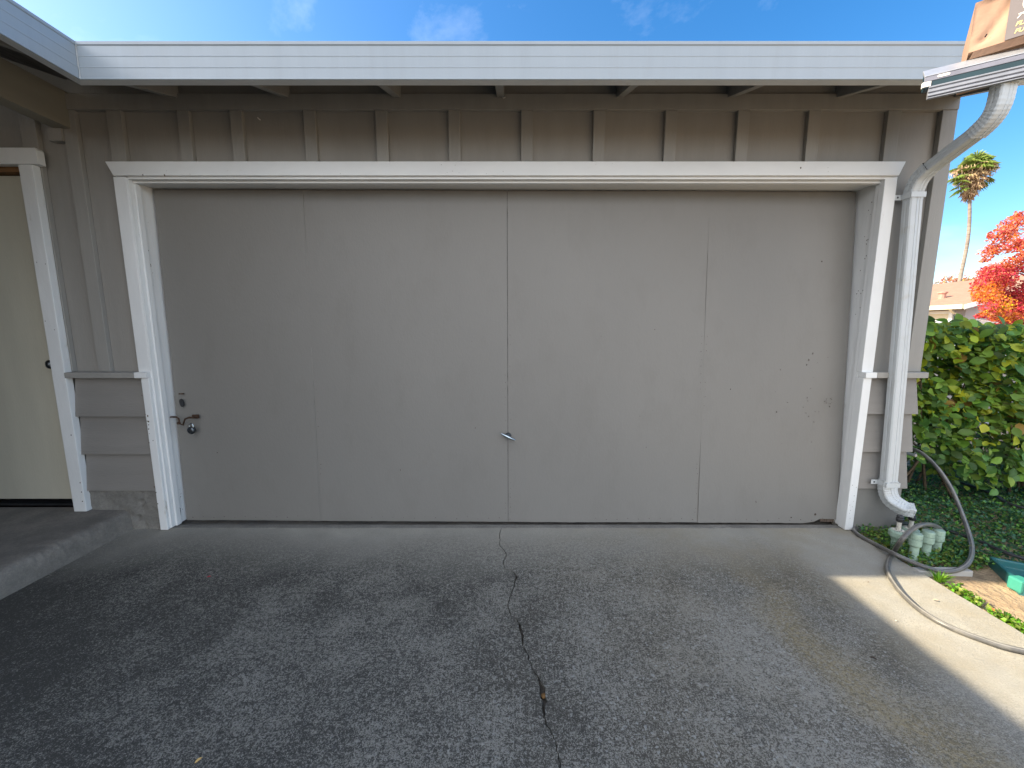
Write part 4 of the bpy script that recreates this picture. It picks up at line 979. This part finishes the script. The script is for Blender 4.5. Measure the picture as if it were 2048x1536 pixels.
# palm
PY = 35.; pb = P(1912, 600, PY); pcn = P(1938, 386, PY)
PM = empty('palm_tree', (pb.x, PY, -.1), 'tall thin fan palm with shaggy dead skirt against the sky', 'palm')
q = MB(); pz = catmull([Vector((pb.x-.15, PY, -.2)), Vector((pb.x+.0, PY, 4.5)), Vector((pb.x+.22, PY, 9)), Vector((pcn.x, PY, pcn.z+.5))], 10)
q.tube(pz, [.145-.04*i/len(pz)+.006*(i % 2) for i in range(len(pz))], 12); q.build('trunk', M['palmtrunk'], PM)
M['frond'] = mat('palm_frond', (.17, .24, .05), .5, .3, var=.2, trans=.25, island=.35); M['dead'] = mat('dead_palm_frond', (.42, .31, .19), .8, .15, var=.2, trans=.15, island=.4)
def fan(q, p0, d, ln, rr_, m, r_, nb=15):
    """stalk plus a fan of narrow blades"""
    d = d.normalized(); tip = p0+d*ln; s_ = d.cross(Vector((0, 0, 1)))
    if s_.length < .1: s_ = Vector((1, 0, 0))
    s_.normalize(); n_ = s_.cross(d)
    q.tube([p0, tip], .025, 4, m)
    for k_ in range(nb):
        t = (k_/(nb-1)-.5)*math.pi*1.35+r_.uniform(-.06, .06)
        bd = (d*math.cos(t)+s_*math.sin(t)+n_*.15+Vector((0, 0, -.25)))
        e_ = tip+bd*rr_*r_.uniform(.8, 1.1); mi = tip+bd*rr_*.55+n_*.05; w_ = bd.cross(n_).normalized()*rr_*.055
        e_ += Vector((0, 0, -rr_*.22))
        q.add([tip, mi+w_, e_, mi-w_], [(0, 1, 2), (0, 2, 3)], m)
r_ = random.Random(31); C0 = P(1943, 345, PY)
live = MB(); dead = MB()
for k_ in range(34):
    a_ = r_.uniform(0, 6.28); el = r_.uniform(-.35, 1.4); d = Vector((math.cos(a_)*math.cos(el), math.sin(a_)*math.cos(el), math.sin(el)))
    fan(live, C0+Vector((.15, 0, .35)), d, r_.uniform(.5, .85), r_.uniform(.75, 1.0), 0, r_)
for px, py, k2 in ((1913, 352, 3), (1909, 362, 2), (1915, 378, 3), (1962, 372, 3), (1972, 362, 2), (1978, 330, 4), (1985, 340, 3)):
    for _ in range(k2):
        c = P(px, py, PY); o_ = pcn+Vector((0, 0, r_.uniform(.4, 2.0))); d = c-o_+rv(r_)*.3; fan(live, o_, d, max(.3, d.length-.45), r_.uniform(.5, .72), 0, r_)
for k_ in range(110):
    a_ = r_.uniform(0, 6.28); zz = r_.uniform(0, 1); el = -1.35+1.5*zz+r_.uniform(-.2, .2)
    o_ = Vector((pcn.x+.1*zz, PY, pcn.z-.1+2.1*zz)); d = Vector((math.cos(a_)*math.cos(el), math.sin(a_)*math.cos(el), math.sin(el)))
    fan(dead, o_, d, r_.uniform(.25, .75)*(.55+.75*zz), r_.uniform(.3, .55)*(.7+.5*zz), 0, r_, 10)
for _ in range(1500):   # hanging flower stalks and torn blades
    zz = r_.random(); rad = (.35+1.35*zz*(1.0 if zz < .85 else .8))*r_.random()**.6; a_ = r_.uniform(0, 6.28)
    p = Vector((pcn.x+.1*zz+rad*math.cos(a_), PY+rad*math.sin(a_), pcn.z-.25+2.3*zz)); s_ = rv(r_)*.035; ln = r_.uniform(.12, .3)
    dead.add([p-s_, p+s_, p+Vector((r_.uniform(-.06, .06), 0, -ln))], [(0, 1, 2)], 0)
live.build('green_crown', M['frond'], PM, recalc=False); dead.build('dead_skirt', M['dead'], PM, recalc=False)

# parked car glimpsed over the hedge
M['carpaint'] = mat('white_car_paint', (.72, .72, .72), .2, .6, var=.02); M['glass'] = mat('dark_car_glass', (.02, .025, .03), .05, .6, var=.05); M['tyre'] = mat('black_tyre', (.02, .02, .02), .8, .2)
cx, cy = 14.2, 13.6
CR = empty('parked_car', (cx, cy, -.11), 'white parked car glimpsed over the hedge top beside the house corner', 'car')
def car_local(x, y, z): return (cx+x, cy+y, z-.11)
side = [(-2.2, .35), (-2.25, .8), (-2.0, .98), (-1.25, 1.08), (-.55, 1.58), (.9, 1.66), (1.75, 1.55), (2.15, 1.0), (2.22, .4)]
q = MB(); n = len(side); vs = []
for yy_, sc in ((-.86, .0), (-.80, 1.), (.80, 1.), (.86, .0)):
    for x, z in side: vs.append(car_local(x, yy_*(1 if z < 1.05 else .86), z))
q.add(vs, [list(range(n)), list(range(3*n, 4*n))[::-1]]+[(j*n+i, j*n+(i+1) % n, (j+1)*n+(i+1) % n, (j+1)*n+i) for j in range(3) for i in range(n)])
q.build('car_body', M['carpaint'], CR, .03)
for x0, x1 in ((-.95, -.05), (.05, .95), (1.03, 1.6)):
    q = MB(); zt_ = 1.52; y = -.80
    q.hexa([car_local(x0-(.25 if x0 < -.5 else 0), -.865, 1.08), car_local(x1+(.2 if x1 > 1.5 else 0), -.865, 1.08), car_local(x1+(.2 if x1 > 1.5 else 0), -.80, 1.08), car_local(x0-(.25 if x0 < -.5 else 0), -.80, 1.08),
            car_local(x0+(.25 if x0 < -.5 else 0), -.755, zt_), car_local(x1-(.1 if x1 > 1.5 else 0), -.755, zt_), car_local(x1-(.1 if x1 > 1.5 else 0), -.68, zt_), car_local(x0+(.25 if x0 < -.5 else 0), -.68, zt_)]); q.build('window', M['glass'], CR)
for x in (-1.4, 1.4):
    for sy in (-1, 1):
        q = MB(); q.tube([car_local(x, sy*.70, .33), car_local(x, sy*.885, .33)], .33, 18); wl = q.build('wheel', M['tyre'], CR)
        q = MB(); q.tube([car_local(x, sy*.884, .33), car_local(x, sy*.90, .33)], .2, 14); q.build('rim', M['galv'], wl)
